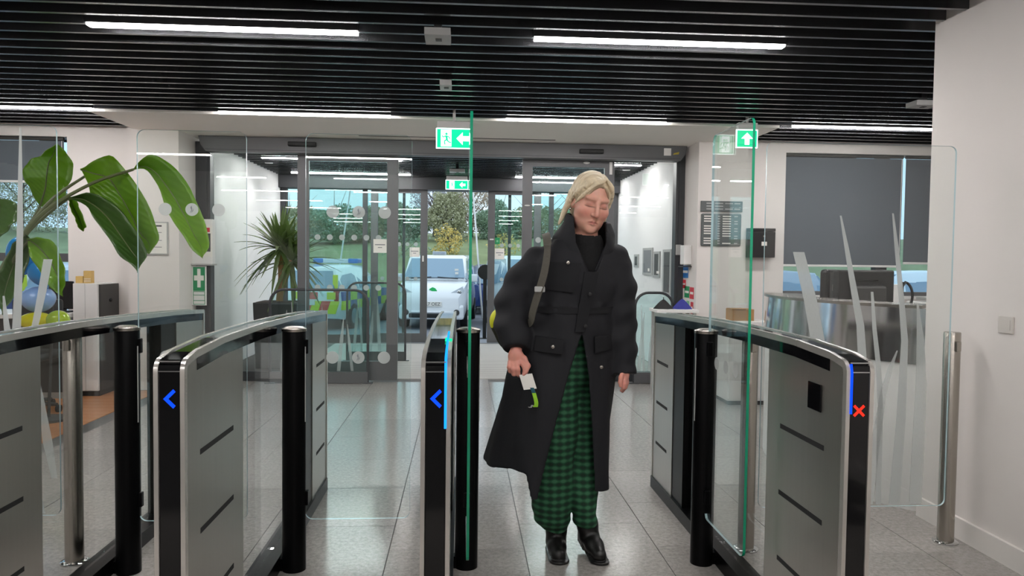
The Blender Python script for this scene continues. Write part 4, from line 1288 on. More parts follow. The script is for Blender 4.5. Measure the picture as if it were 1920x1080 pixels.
wbuild(arc_wall(0.45, 1.24, 0.725, 0.755, 150, 221), 'work_surface', M['white_plastic'], rd, smooth=True)
mon = empty('monitor', (2.56, 4.60, 0.755), 0.2, label='black computer monitor seen from behind on the reception desk', cat='monitor')
MB().box(-0.215, 0.21, -0.03, 0.03, 0.13, 0.50, bev=0.012).build('casing', M['black'], mon)
MB().box(-0.12, 0.13, -0.06, -0.02, 0.2, 0.40, bev=0.015).build('rear_bulge', M['dark_grey'], mon)
MB().box(-0.1, 0.08, -0.034, -0.03, 0.43, 0.436).build('vent', M['gloss_black'], mon)
MB().box(-0.03, 0.03, -0.05, 0.0, 0.0, 0.25).build('stand', M['black'], mon)
MB().box(-0.13, 0.13, -0.1, 0.08, 0.0, 0.015, bev=0.004).build('foot', M['black'], mon)
mon2 = empty('monitor', (2.42, 4.78, 0.755), 0.9, label='second black monitor turned sideways, left end of the reception desk monitors', cat='monitor')
MB().box(-0.13, 0.13, -0.03, 0.03, 0.13, 0.50, bev=0.02).build('casing', M['black'], mon2)
MB().box(-0.03, 0.03, -0.02, 0.02, 0.0, 0.2).build('stand', M['black'], mon2)
MB().box(-0.1, 0.1, -0.08, 0.08, 0.0, 0.015, bev=0.004).build('foot', M['black'], mon2)
MB().box(-0.03, 0.02, -0.032, -0.03, 0.36, 0.40).build('asset_sticker', M['paper'], mon2)
hs = empty('headset', (2.73, 4.46, 0.755), label='black headset with a curved band standing right of the monitor', cat='headset')
MB().tube([(0.0, 0, 0.40)] + [(0.02 + 0.06 * math.sin(a), 0.02, 0.34 + 0.09 * math.cos(a)) for a in np.linspace(0.2, PI * 0.75, 10)] + [(0.085, 0.02, 0.25)], 0.008, 8).build('band', M['black'], hs, smooth=True)
MB().ellipsoid((0.085, 0.02, 0.235), (0.035, 0.02, 0.03)).build('ear_pad', M['black'], hs, smooth=True)
MB().tube([(0.0, 0, 0.0), (0.0, 0, 0.43)], 0.009, 8).build('stand', M['black'], hs)
MB().lathe([(0.05, 0), (0.05, 0.012), (0.012, 0.016)]).build('stand_base', M['black'], hs)
ptr = empty('printer', (3.13, 4.55, 0.755), label='pale desktop printer behind the right end of the steel desk front', cat='printer')
MB().box(-0.22, 0.18, -0.15, 0.17, 0.0, 0.30, bev=0.015).build('body', M['white_plastic'], ptr)
MB().box(-0.19, 0.15, -0.17, 0.1, 0.31, 0.33, bev=0.004).build('paper_tray', M['grey_plastic'], ptr)
MB().box(-0.17, 0.13, -0.155, -0.149, 0.12, 0.17).build('slot', M['dark_grey'], ptr)
bd = empty('paper_tray', (2.88, 4.95, 0.755), label='white upright paper tray behind the headset on the reception desk', cat='tray')
MB().box(-0.12, 0.14, -0.02, 0.02, 0.0, 0.40, bev=0.004).build('back_panel', M['white_plastic'], bd)
MB().box(-0.12, 0.14, -0.10, -0.02, 0.0, 0.012).build('shelf', M['white_plastic'], bd)

sk = empty('wall_socket', (2.37, 3.09, 1.0), label='square white wall socket on the right partition wall', cat='socket')
wbuild(B(2.362, 2.37, 3.045, 3.135, 1.0, 1.075, bev=0.003), 'plate', M['socket'], sk)
wbuild(B(2.360, 2.362, 3.06, 3.12, 1.016, 1.06), 'insert', M['socket'], sk)

# ------------------------------------------------------------------ outside: ground, bank, trees, vehicles
M['asphalt'] = mat('asphalt', rgb(128, 130, 138), 0.8, var=0.18, scale=14, bump=0.1)
M['grass'] = mat('grass', rgb(140, 150, 110), 0.95, var=0.4, scale=1.2, bump=0.4)
gprof = [(11.52, -0.03), (12.6, -0.05), (17.0, -0.47), (28.0, -0.48), (29.5, -0.44)]
gm = MB().grid([[(x, y, z) for x in (-60, -30, -12, -4, 4, 12, 30, 60)] for y, z in gprof])
gm.grid([[(x, 7.63 + (3.9 * u), -0.02 - 0.35 * u) for u in (0, 1)] for x in (-60, -2.93)])
gm.grid([[(x, 7.63 + (3.9 * u), -0.02 - 0.35 * u) for u in (0, 1)] for x in (2.61, 60)])
road = struct('trim_6', gm, M['asphalt'])
bprof = [(29.4, -0.52), (31, 0.25), (34, 1.3), (38, 2.1), (45, 2.6), (70, 3.2)]
gm = MB().grid([[(x, y + 0.8 * math.sin(x * 0.13), z + 0.25 * math.sin(x * 0.21 + y)) for x in np.linspace(-60, 60, 40)] for y, z in bprof])
bank = struct('trim_7', gm, M['grass'])

def foliage_mat(name, c1, c2):
    return mat(name, rgb(*c1), 0.9, var=0.35, scale=2.5)
FM = [foliage_mat('foliage_olive', (172, 172, 140), 0), foliage_mat('foliage_brown', (190, 174, 156), 0), foliage_mat('foliage_green', (150, 172, 148), 0), foliage_mat('foliage_yellow', (214, 192, 118), 0), foliage_mat('foliage_grey', (190, 188, 196), 0)]
M['bark'] = mat('bark', rgb(96, 84, 76), 0.95, var=0.3, scale=8, bump=0.4)

def tree(name, x, y, zb, h, r, m, dens, label, group=None, bare=False):
    t = empty(name, (x, y, zb), label=label, cat='tree' if name.endswith('tree') else 'shrub', group=group)
    tb = MB().tube([(0, 0, -0.3), (0.05 * h * rng.uniform(-1, 1), 0, 0.4 * h), (0.05 * h * rng.uniform(-1, 1), 0, 0.85 * h)], [0.03 * h, 0.02 * h, 0.005 * h], 7)
    for i in range(14 if bare else 6):
        a = rng.uniform(0, 6.28)
        z0 = h * rng.uniform(0.2, 0.7)
        L_ = r * rng.uniform(0.6, 1.1)
        tb.tube([(0, 0, z0), (L_ * 0.5 * math.cos(a), L_ * 0.5 * math.sin(a), z0 + L_ * 0.5), (L_ * math.cos(a), L_ * math.sin(a), z0 + L_ * 1.0)], [0.012 * h, 0.007 * h, 0.002 * h], 5)
    tb.build('trunk', M['bark'], t)
    n = dens
    u = rng.normal(size=(n, 3))
    u /= np.linalg.norm(u, axis=1)[:, None]
    rad = rng.uniform(0.35, 1.0, n) ** 0.6
    lump = 1 + 0.22 * np.sin(u[:, 0] * 5 + x) * np.cos(u[:, 2] * 6 + y)
    cen = u * (rad * lump)[:, None] * np.array([r, r, h * 0.5]) + np.array([0, 0, h * 0.52])
    s = 0.045 if bare else 0.055
    a = rng.normal(size=(n, 3))
    a /= np.linalg.norm(a, axis=1)[:, None]
    b = np.cross(a, rng.normal(size=(n, 3)))
    b /= np.linalg.norm(b, axis=1)[:, None]
    sz = s * rng.uniform(0.5, 1.3, n)[:, None]
    vv = np.stack([cen - a * sz, cen + b * sz * 0.7, cen + a * sz, cen - b * sz * 0.7], 1).reshape(-1, 3)
    mb = MB()
    mb.v = [tuple(p) for p in vv]
    mb.f = [(4 * i, 4 * i + 1, 4 * i + 2, 4 * i + 3) for i in range(n)]
    o = mb.build('foliage', m, t)
    o['kind'] = 'stuff'
    return t

TL = [(-26, 41, 2.3, 4.0, 3.2, 4, 'grey green tree seen through the left window at the picture edge'),
      (-22, 39, 2.2, 3.6, 2.8, 0, 'olive tree seen through the left window behind the plant stalks'),
      (-18.5, 40, 2.2, 3.4, 2.6, 4, 'greyish tree seen through the left window beside the wall'),
      (-8.6, 38, 1.9, 2.0, 1.9, 0, 'low olive tree beyond the left sidescreen of the door'),
      (-6.4, 38, 1.9, 1.9, 1.6, 2, 'low green tree behind the police car, left of its lamp post'),
      (-4.6, 39, 2.0, 1.8, 1.5, 0, 'low olive tree right behind the police light bar'),
      (-3.1, 39, 2.0, 2.1, 1.3, 2, 'low green tree left of the white van roof'),
      (-1.55, 42, 2.4, 3.6, 1.4, 4, 'pale bare tree above the left edge of the white van'),
      (-0.75, 38, 1.9, 2.9, 1.1, 0, 'olive brown tree directly above the white van'),
      (0.55, 41, 2.3, 3.4, 1.5, 1, 'brown tree beside the slanting lamp post'),
      (1.9, 39, 2.0, 2.2, 1.2, 2, 'low bluish green tree behind the black round sign'),
      (4.2, 40, 2.2, 1.9, 1.8, 0, 'low tree behind the woman'),
      (7.5, 42, 2.3, 2.4, 2.2, 0, 'olive tree beyond the right lobby wall'),
      (19.5, 40, 2.1, 3.5, 3.0, 2, 'green tree beyond the right window')]
for x, y, zb, h, r, mi, lab in TL:
    tree('tree', x, y, zb, h, r, FM[mi], 9500 if mi not in (1, 4) else 7000, lab, 'trees on the bank', bare=mi in (1, 4))
tree('shrub', -0.62, 34.2, 1.25, 1.5, 0.7, FM[3], 900, 'yellow leaved shrub on the bank just above the white van', None)
tree('shrub', 1.9, 34.0, 1.2, 1.3, 0.8, FM[3], 400, 'small yellowish shrub on the bank right of the lamp post', None)
tree('shrub', -2.6, 33.5, 1.1, 1.3, 1.3, FM[2], 700, 'low green shrub on the bank left of the yellow one', None)

def lamp_post(x, y, z, h, lean, label):
    t = empty('lamp_post', (x, y, z), label=label, cat='lamp post')
    MB().tube([(0, 0, 0), (lean, 0, h)], [0.03, 0.02], 8).build('pole', M['white_plastic'], t, smooth=True)
    MB().box(lean - 0.05, lean + 0.05, -0.5, 0.1, h, h + 0.07, bev=0.02).build('lamp_head', M['grey_plastic'], t)
lamp_post(0.62, 22, -0.47, 4.6, -0.38, 'tall pale lamp post leaning slightly, right of the white van')
lamp_post(-4.05, 24, -0.47, 4.2, 0.55, 'pale lamp post leaning right behind the police car')

# black disc sign just outside the outer door
ds = empty('round_sign', (0.39, 12.5, -0.05), label='black round sign on a black post just outside the outer door', cat='sign')
MB().lathe([(0.125, -0.008), (0.125, 0.008)], 0, 0, 1.12, 32, 'y').build('disc', M['black'], ds)
MB().box(-0.03, 0.03, 0.01, 0.05, 0.0, 1.12).build('post', M['black'], ds)
MB().box(-0.1, 0.1, -0.06, 0.12, 0.0, 0.015).build('base_plate', M['black'], ds)

M['car_white'] = mat('car_white', rgb(236, 238, 242), 0.18, var=0.01, coat=0.5)
M['car_blue'] = mat('car_blue', rgb(48, 70, 128), 0.25, var=0.05, coat=0.5)
M['car_silver'] = mat('car_silver', rgb(168, 176, 188), 0.25, metal=0.4, var=0.04, coat=0.5)
M['car_glass'] = mat('car_glass', rgb(122, 150, 172), 0.05, var=0.05, spec=0.9)  # pale blue base colour stands in for sky reflected in the panes
M['police_yellow'] = mat('police_yellow', rgb(214, 226, 40), 0.3, var=0.03)
M['police_blue'] = mat('police_blue', rgb(44, 92, 168), 0.3, var=0.03)
M['police_red'] = mat('police_red', rgb(226, 74, 66), 0.3, var=0.03)
M['lens_blue'] = mat('lens_blue', rgb(46, 120, 200), 0.15)
M['lens_red'] = mat('lens_red', rgb(170, 30, 36), 0.15)
M['lens_clear'] = mat('lens_clear', rgb(206, 212, 220), 0.08, var=0.03)
M['tyre'] = mat('tyre', rgb(26, 26, 27), 0.85)

def loft(rings):
    n = len(rings[0])
    mb = MB()
    mb.v = [p for r in rings for p in r]
    for i in range(len(rings) - 1):
        for k in range(n):
            k2 = (k + 1) % n
            mb.f.append((i * n + k, i * n + k2, (i + 1) * n + k2, (i + 1) * n + k))
    mb.f.append(tuple(range(n))[::-1])
    mb.f.append(tuple(range((len(rings) - 1) * n, len(rings) * n)))
    return mb

def vehicle(name, label, loc, rz, low, cabin, paint, wheels, rear_windows=True, cat='car', group=None):
    # low: (y, half width, z bottom, z belt) ; cabin: (y, half width at belt, half width at top, z belt, z top)
    t = empty(name, loc, rz, label=label, cat=cat, group=group)
    rings = []
    for y, w_, z0, z1 in low:
        h = z1 - z0
        rings.append([(-w_ * 0.9, y, z0), (-w_ * 0.98, y, z0 + 0.25 * h), (-w_, y, z0 + 0.6 * h), (-w_ * 0.97, y, z1 - 0.04 * h), (-w_ * 0.9, y, z1), (w_ * 0.9, y, z1), (w_ * 0.97, y, z1 - 0.04 * h), (w_, y, z0 + 0.6 * h), (w_ * 0.98, y, z0 + 0.25 * h), (w_ * 0.9, y, z0)])
    body = loft(rings).build('body', paint, t, smooth=True)
    rings = []
    for y, wb, wt, z0, z1 in cabin:
        rings.append([(-wb, y, z0), (-wt, y, z1 - 0.06), (-wt * 0.86, y, z1), (wt * 0.86, y, z1), (wt, y, z1 - 0.06), (wb, y, z0)])
    loft(rings).build('cabin', paint, t, smooth=True)
    e = 0.012
    nC = len(cabin)
    def lerp(a, b, u):
        return tuple(a[i] + (b[i] - a[i]) * u for i in range(3))
    for sgn in (-1, 1):
        for i in range(nC - 1):
            y0_, wb0, wt0, z00, z10 = cabin[i]
            y1_, wb1, wt1, z01, z11 = cabin[i + 1]
            if z10 - z00 < 0.25 and z11 - z01 < 0.25:
                continue
            a = (sgn * (wb0 + e), y0_, z00 + 0.02)
            b = (sgn * (wb1 + e), y1_, z01 + 0.02)
            c = (sgn * (wt1 + e), y1_, max(z01 + 0.03, z11 - 0.13))
            d = (sgn * (wt0 + e), y0_, max(z00 + 0.03, z10 - 0.13))
            q = [lerp(a, b, 0.05), lerp(a, b, 0.95), lerp(d, c, 0.95), lerp(d, c, 0.05)]
            qi = [(p[0] - sgn * 0.02, p[1], p[2]) for p in q]
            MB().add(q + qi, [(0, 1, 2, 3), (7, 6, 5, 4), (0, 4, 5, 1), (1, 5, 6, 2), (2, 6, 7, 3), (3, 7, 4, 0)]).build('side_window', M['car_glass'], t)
    def screen_quad(i, j, nm, out):
        y0_, wb0, wt0, z00, z10 = cabin[i]
        y1_, wb1, wt1, z01, z11 = cabin[j]
        # from belt line (station i) up to roof (station j)
        a, b = (-wb0 * 0.93, y0_ + out, z10 + 0.03), (wb0 * 0.93, y0_ + out, z10 + 0.03)
        ym = y1_ + (y0_ - y1_) * 0.07 / max(0.1, z11 - z10)
        c, d = (wt1 * 0.9, ym + out, z11 - 0.07), (-wt1 * 0.9, ym + out, z11 - 0.07)
        q = [a, b, c, d]
        qi = [(p[0], p[1] - out * 2.2, p[2]) for p in q]
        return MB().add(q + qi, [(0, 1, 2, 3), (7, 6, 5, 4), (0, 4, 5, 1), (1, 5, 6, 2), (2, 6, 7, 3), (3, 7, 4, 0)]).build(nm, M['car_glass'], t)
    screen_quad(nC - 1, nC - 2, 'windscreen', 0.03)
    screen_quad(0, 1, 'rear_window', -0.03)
    for wy, r in wheels:
        for sgn in (-1, 1):
            w_ = max(p[1] for p in low) - 0.10
            wh = MB().lathe([(r * 0.55, -0.11), (r * 0.95, -0.11), (r, -0.06), (r, 0.06), (r * 0.95, 0.11), (r * 0.55, 0.11)], sgn * w_, wy, r, 24, 'x').build('wheel', M['tyre'], t, smooth=True)
            MB().lathe([(r * 0.6, 0.112), (r * 0.55, 0.12), (r * 0.15, 0.10)], 0, 0, 0, 16, 'x').build('hub', M['car_silver'], wh, smooth=True).location = (sgn * w_ if sgn > 0 else -w_ - 0.22, wy, r)
    return t

def box_in(t, nm, m, *a, **k):
    return MB().box(*a, **k).build(nm, m, t)

HATCH_LOW = [(-2.12, 0.74, 0.42, 0.92), (-2.05, 0.84, 0.30, 0.98), (-1.4, 0.88, 0.22, 1.0), (0.3, 0.89, 0.22, 0.98), (1.1, 0.88, 0.22, 0.94), (1.75, 0.84, 0.24, 0.84), (2.08, 0.76, 0.30, 0.70), (2.16, 0.66, 0.38, 0.60)]
HATCH_CAB = [(-2.06, 0.76, 0.74, 0.92, 0.97), (-1.75, 0.80, 0.62, 0.96, 1.50), (-0.7, 0.82, 0.65, 0.97, 1.58), (0.2, 0.82, 0.64, 0.97, 1.54), (1.15, 0.80, 0.76, 0.93, 0.97)]
VAN_LOW = [(-2.25, 0.84, 0.32, 0.98), (-1.6, 0.87, 0.24, 1.04), (0.6, 0.877, 0.24, 1.20), (1.35, 0.87, 0.24, 1.22), (1.85, 0.84, 0.24, 1.13), (2.15, 0.78, 0.26, 0.99), (2.28, 0.68, 0.30, 0.80)]
VAN_CAB = [(-2.22, 0.83, 0.80, 0.98, 1.04), (-2.12, 0.84, 0.76, 1.0, 1.76), (-1.0, 0.855, 0.77, 1.03, 1.86), (0.35, 0.855, 0.76, 1.14, 1.85), (0.8, 0.85, 0.74, 1.18, 1.83), (1.52, 0.83, 0.80, 1.20, 1.25)]
GZ = -0.475
van = vehicle('van', 'white passenger van facing the entrance, with a green tree badge on its bonnet', (-0.58, 20.6, GZ), PI - 0.07, VAN_LOW, VAN_CAB, M['car_white'], ((1.45, 0.32), (-1.35, 0.32)), cat='van')
y_ = 2.29
box_in(van, 'lower_grille', M['black'], -0.55, 0.55, 2.18, 2.30, 0.30, 0.42, bev=0.03)
box_in(van, 'bumper', M['car_white'], -0.80, 0.80, 1.98, 2.27, 0.26, 0.62, bev=0.06)
box_in(van, 'bumper_bar', M['car_white'], -0.5, 0.5, 2.25, 2.31, 0.43, 0.47, bev=0.015)
np_ = box_in(van, 'number_plate', M['paper'], -0.26, 0.26, 2.295, 2.315, 0.585, 0.70, bev=0.004)
text('plate_text', 'AK7 OEZ', 0.112, (0.0, 2.3165, 0.642), (PI / 2, 0, PI), M['ink'], np_)
for s_ in (-1, 1):
    h_ = MB().prism([(s_ * 0.40, 0.88), (s_ * 0.76, 1.08), (s_ * 0.79, 0.95), (s_ * 0.60, 0.82)], 'y', 1.92, 2.20).build('headlight', M['lens_clear'], van)
    MB().ellipsoid((s_ * 0.68, 2.195, 0.94), (0.06, 0.015, 0.05)).build('lamp', M['chrome'], h_, smooth=True)
    MB().lathe([(0.07, 0), (0.075, 0.02), (0.02, 0.03)], s_ * 0.62, 2.27, 0.44, 18, 'y').build('fog_light', M['dark_grey'], van, smooth=True)
    MB().box(s_ * 0.98 - 0.09, s_ * 0.98 + 0.09, 0.98, 1.12, 1.16, 1.36, bev=0.03).build('wing_mirror', M['car_white'], van)
    MB().tube([(s_ * 0.6, 1.60, 1.25), (s_ * 0.08, 1.56, 1.29)], 0.012, 6).build('wiper', M['black'], van)
MB().lathe([(0.075, 0), (0.075, 0.02), (0.02, 0.03)], 0.20, 2.185, 0.93, 20, 'y').build('oval_badge', M['car_silver'], van, smooth=True)
MB().prism([(-0.12, 0.92), (0.06, 0.92), (0.0, 0.96), (0.07, 1.0), (-0.01, 1.05), (-0.08, 1.025), (-0.13, 0.97)], 'y', 2.02, 2.175).build('tree_badge', mat('badge_green', rgb(40, 190, 100), 0.4), van)
box_in(van, 'roof_light', M['car_silver'], -0.18, 0.18, 0.2, 0.4, 1.86, 1.95, bev=0.02)
box_in(van, 'permit_sticker', M['paper'], -0.60, -0.52, 1.50, 1.515, 1.36, 1.42)
box_in(van, 'permit_sticker', M['paper'], -0.60, -0.50, 1.42, 1.435, 1.45, 1.50)

def livery(t, rear=True):
    # blocks of yellow and blue along both sides, red and yellow bars across the tail
    for sgn in (-1, 1):
        for i in range(8):
            for j in range(2):
                m = M['police_yellow'] if (i + j) % 2 == 0 else M['police_blue']
                y0_ = -1.95 + 0.46 * i
                z0 = 0.50 + 0.22 * j
                x_ = 0.895
                box_in(t, 'livery_block', m, min(sgn * 0.80, sgn * x_), max(sgn * 0.80, sgn * x_), y0_, y0_ + 0.45, z0, z0 + 0.215)
    if rear:
        for i in range(7):
            m = M['police_red'] if i % 2 else M['police_yellow']
            x0 = -0.77 + 0.22 * i
            MB().prism([(x0, 0.42), (x0 + 0.21, 0.42), (x0 + 0.21 + (0.1 if i >= 3 else -0.1), 0.72), (x0 + (0.1 if i >= 3 else -0.1), 0.72)], 'y', -2.15, -2.10).build('chevron_bar', m, t)
            if i % 2 == 0:
                MB().prism([(x0, 0.76), (x0 + 0.21, 0.76), (x0 + 0.21, 0.93), (x0, 0.93)], 'y', -2.135, -2.06).build('chevron_bar', M['police_yellow'] if i % 4 else M['police_red'], t)
    for sgn in (-1, 1):
        box_in(t, 'tail_light', M['lens_red'], sgn * 0.76 - 0.06, sgn * 0.76 + 0.06, -2.12, -1.98, 0.70, 1.0, bev=0.02)
        box_in(t, 'yellow_pillar', M['police_yellow'], sgn * 0.70 - 0.05, sgn * 0.70 + 0.05, -2.02, -1.94, 1.02, 1.34)
    lb = box_in(t, 'light_bar', M['lens_clear'], -0.55, 0.55, -0.25, 0.02, 1.60, 1.72, bev=0.03)
    for sgn in (-1, 1):
        box_in(lb, 'blue_lens', M['lens_blue'], sgn * 0.48 - 0.14, sgn * 0.48 + 0.14, -0.27, 0.04, 1.61, 1.73, bev=0.03)
    npl = box_in(t, 'number_plate', M['paper'], -0.26, 0.26, -2.165, -2.15, 0.62, 0.73)

pc = vehicle('police_car', 'police car with yellow and blue blocks seen through the left inner door leaf', (-3.25, 20.1, GZ), -0.22, HATCH_LOW, HATCH_CAB, M['car_white'], ((1.35, 0.32), (-1.25, 0.32)))
livery(pc)
pc2 = vehicle('police_car', 'police car with red and yellow tail, seen through the far left window', (-9.0, 17.5, GZ), 0.5, HATCH_LOW, HATCH_CAB, M['car_white'], ((1.35, 0.32), (-1.25, 0.32)))
livery(pc2)
v2 = vehicle('van', 'second white van, parked further right and seen through the right door leaf', (1.72, 19.2, GZ), PI + 0.12, VAN_LOW, VAN_CAB, M['car_white'], ((1.45, 0.32), (-1.35, 0.32)), cat='van')
c3 = vehicle('car', 'dark blue car peeking out to the right of the white van', (1.0, 25.2, GZ), 0.1, HATCH_LOW, HATCH_CAB, M['car_blue'], ((1.35, 0.32), (-1.25, 0.32)))
c4 = vehicle('car', 'silver car in the strip of window beneath the wide blind, left of the monitors', (7.4, 19.4, GZ), 1.35, HATCH_LOW, HATCH_CAB, M['car_silver'], ((1.35, 0.32), (-1.25, 0.32)))
c5 = vehicle('car', 'white car in the strip of window beneath the wide blind, right of the monitors', (12.2, 20.2, GZ), 1.5, HATCH_LOW, HATCH_CAB, M['car_white'], ((1.35, 0.32), (-1.25, 0.32)))
c6 = vehicle('car', 'blue car beyond the left window, behind the balloons', (-12.5, 20.0, GZ), -0.9, HATCH_LOW, HATCH_CAB, M['car_blue'], ((1.35, 0.32), (-1.25, 0.32)))
for t, nm in ((v2, 'number_plate'),):
    box_in(t, nm, M['paper'], -0.26, 0.26, 2.285, 2.305, 0.56, 0.67)
    for s_ in (-1, 1):
        MB().prism([(s_ * 0.40, 0.88), (s_ * 0.76, 1.08), (s_ * 0.79, 0.95), (s_ * 0.60, 0.82)], 'y', 1.92, 2.20).build('headlight', M['lens_clear'], t)

# ------------------------------------------------------------------ the woman: fields meshed with surface nets
def surface_nets(F, ax, ay, az):
    inside = F < 0
    nx, ny, nz = F.shape
    c = np.zeros((nx - 1, ny - 1, nz - 1), np.uint8)
    for dx in (0, 1):
        for dy in (0, 1):
            for dz in (0, 1):
                c += inside[dx:nx - 1 + dx, dy:ny - 1 + dy, dz:nz - 1 + dz]
    cells = np.argwhere((c > 0) & (c < 8))
    idx = -np.ones(c.shape, np.int64)
    idx[tuple(cells.T)] = np.arange(len(cells))
    acc = np.zeros((len(cells), 3))
    cnt = np.zeros(len(cells))
    P = [ax, ay, az]
    corners = [(0, 0, 0), (1, 0, 0), (0, 1, 0), (1, 1, 0), (0, 0, 1), (1, 0, 1), (0, 1, 1), (1, 1, 1)]
    edges = [(a, b) for a in range(8) for b in range(a + 1, 8) if sum(abs(corners[a][k] - corners[b][k]) for k in range(3)) == 1]
    for a, b in edges:
        ca, cb = np.array(corners[a]), np.array(corners[b])
        ia, ib = cells + ca, cells + cb
        fa, fb = F[tuple(ia.T)], F[tuple(ib.T)]
        m = (fa < 0) != (fb < 0)
        t = np.where(m, fa / np.where(m, fa - fb, 1), 0)
        pa = np.stack([P[k][ia[:, k]] for k in range(3)], 1)
        pb = np.stack([P[k][ib[:, k]] for k in range(3)], 1)
        acc += np.where(m[:, None], pa + (pb - pa) * t[:, None], 0)
        cnt += m
    V = acc / np.maximum(cnt, 1)[:, None]
    faces = []
    # edges along each axis
    for axis in range(3):
        sl0 = [slice(None)] * 3
        sl1 = [slice(None)] * 3
        sl0[axis] = slice(0, -1)
        sl1[axis] = slice(1, None)
        a_in, b_in = inside[tuple(sl0)], inside[tuple(sl1)]
        e = np.argwhere(a_in != b_in)
        o1, o2 = [k for k in range(3) if k != axis]
        e = e[(e[:, o1] > 0) & (e[:, o2] > 0) & (e[:, o1] < F.shape[o1] - 1) & (e[:, o2] < F.shape[o2] - 1)]
        def cell(d1, d2):
            q = e.copy()
            q[:, o1] -= d1
            q[:, o2] -= d2
            return idx[tuple(q.T)]
        quad = np.stack([cell(1, 1), cell(0, 1), cell(0, 0), cell(1, 0)], 1)
        flip = a_in[tuple(e.T)]
        if axis == 1:
            flip = ~flip
        quad = np.where(flip[:, None], quad, quad[:, ::-1])
        faces.append(quad)
    Q = np.concatenate(faces)
    Q = Q[(Q >= 0).all(1)]
    return V, Q

class Field:
    def __init__(self, ax, ay, az, far=0.08):
        self.ax, self.ay, self.az = [np.asarray(a, np.float32) for a in (ax, ay, az)]
        self.F = np.full((len(ax), len(ay), len(az)), far, np.float32)
    def region(self, lo, hi, pad):
        s = []
        for a, l, h in zip((self.ax, self.ay, self.az), lo, hi):
            i0 = max(0, np.searchsorted(a, l - pad) - 1)
            i1 = min(len(a), np.searchsorted(a, h + pad) + 1)
            s.append(slice(i0, max(i1, i0 + 1)))
        X, Y, Z = np.meshgrid(self.ax[s[0]], self.ay[s[1]], self.az[s[2]], indexing='ij', sparse=True)
        return tuple(s), X, Y, Z
    def blend(self, s, d, k, sub=False):
        f = self.F[s]
        if sub:
            d = -d
            if k > 0:
                h = np.clip(0.5 - 0.5 * (f - d) / k, 0, 1)
                self.F[s] = f * (1 - h) + d * h + k * h * (1 - h)
            else:
                self.F[s] = np.maximum(f, d)
        else:
            if k > 0:
                h = np.clip(0.5 + 0.5 * (d - f) / k, 0, 1)
                self.F[s] = d * (1 - h) + f * h - k * h * (1 - h)
            else:
                self.F[s] = np.minimum(f, d)
    def ell(self, c, r, k=0.01, R=None, sub=False, pad=0.06):
        m = max(r)
        s, X, Y, Z = self.region([c[i] - m for i in range(3)], [c[i] + m for i in range(3)], pad)
        x, y, z = X - c[0], Y - c[1], Z - c[2]
        if R is not None:
            x, y, z = (R[0][0] * x + R[1][0] * y + R[2][0] * z, R[0][1] * x + R[1][1] * y + R[2][1] * z, R[0][2] * x + R[1][2] * y + R[2][2] * z)
        q = np.sqrt((x / r[0]) ** 2 + (y / r[1]) ** 2 + (z / r[2]) ** 2)
        g = np.sqrt((x / r[0] ** 2) ** 2 + (y / r[1] ** 2) ** 2 + (z / r[2] ** 2) ** 2)
        self.blend(s, (q * (q - 1) / np.maximum(g, 1e-4)).astype(np.float32), k, sub)
    def cap(self, a, b, ra, rb, k=0.01, sub=False, pad=0.06, flat=(1, 1, 1)):
        a, b = np.array(a, float), np.array(b, float)
        m = max(ra, rb)
        s, X, Y, Z = self.region(np.minimum(a, b) - m, np.maximum(a, b) + m, pad)
        ba = b - a
        L = float(ba @ ba) + 1e-9
        t = np.clip(((X - a[0]) * ba[0] + (Y - a[1]) * ba[1] + (Z - a[2]) * ba[2]) / L, 0, 1)
        d = np.sqrt(((X - a[0] - ba[0] * t) / flat[0]) ** 2 + ((Y - a[1] - ba[1] * t) / flat[1]) ** 2 + ((Z - a[2] - ba[2] * t) / flat[2]) ** 2) - (ra + (rb - ra) * t)
        self.blend(s, d.astype(np.float32), k, sub)
    def chain(self, pts, rs, k=0.01, flat=(1, 1, 1)):
        for i in range(len(pts) - 1):
            self.cap(pts[i], pts[i + 1], rs[i], rs[i + 1], k, flat=flat)
    def mesh(self, name, material, parent, xf, smooth_iter=1):
        V, Q = surface_nets(self.F, self.ax, self.ay, self.az)
        V = xf(V)
        me = bpy.data.meshes.new(name)
        me.vertices.add(len(V))
        me.vertices.foreach_set('co', V.astype(np.float32).ravel())
        me.loops.add(Q.size)
        me.loops.foreach_set('vertex_index', Q.astype(np.int32).ravel())
        me.polygons.add(len(Q))
        me.polygons.foreach_set('loop_start', np.arange(0, Q.size, 4, dtype=np.int32))
        me.polygons.foreach_set('loop_total', np.full(len(Q), 4, np.int32))
        me.update(calc_edges=True)
        me.validate()
        me.polygons.foreach_set('use_smooth', np.ones(len(me.polygons), bool))
        me.materials.append(material)
        bm = bmesh.new()
        bm.from_mesh(me)
        for _ in range(smooth_iter):
            bmesh.ops.smooth_vert(bm, verts=bm.verts, factor=0.4, use_axis_x=True, use_axis_y=True, use_axis_z=True)
        bm.to_mesh(me)
        bm.free()
        o = bpy.data.objects.new(name, me)
        C.objects.link(o)
        o.parent = parent
        return o

def axis_of(*spans):
    # piecewise uniform axis: (start, stop, step) ...
    out = []
    for a, b, h in spans:
        n = max(1, int(round((b - a) / h)))
        out += list(np.linspace(a, b, n, endpoint=False))
    out.append(spans[-1][1])
    return np.array(out)

WO = (0.50, 3.25, 0.0)
wm = empty('person', WO, label='blonde woman in a long black coat and green checked trousers walking between the gates', cat='person')
def xf(V):
    W_ = np.empty_like(V)
    W_[:, 0] = V[:, 0] * 1.04 - WO[0]
    W_[:, 1] = V[:, 1] + 0.13 - WO[1]
    W_[:, 2] = V[:, 2] * 1.04 - 0.052
    return W_
def xp(p):
    return tuple(xf(np.array([p], float))[0])

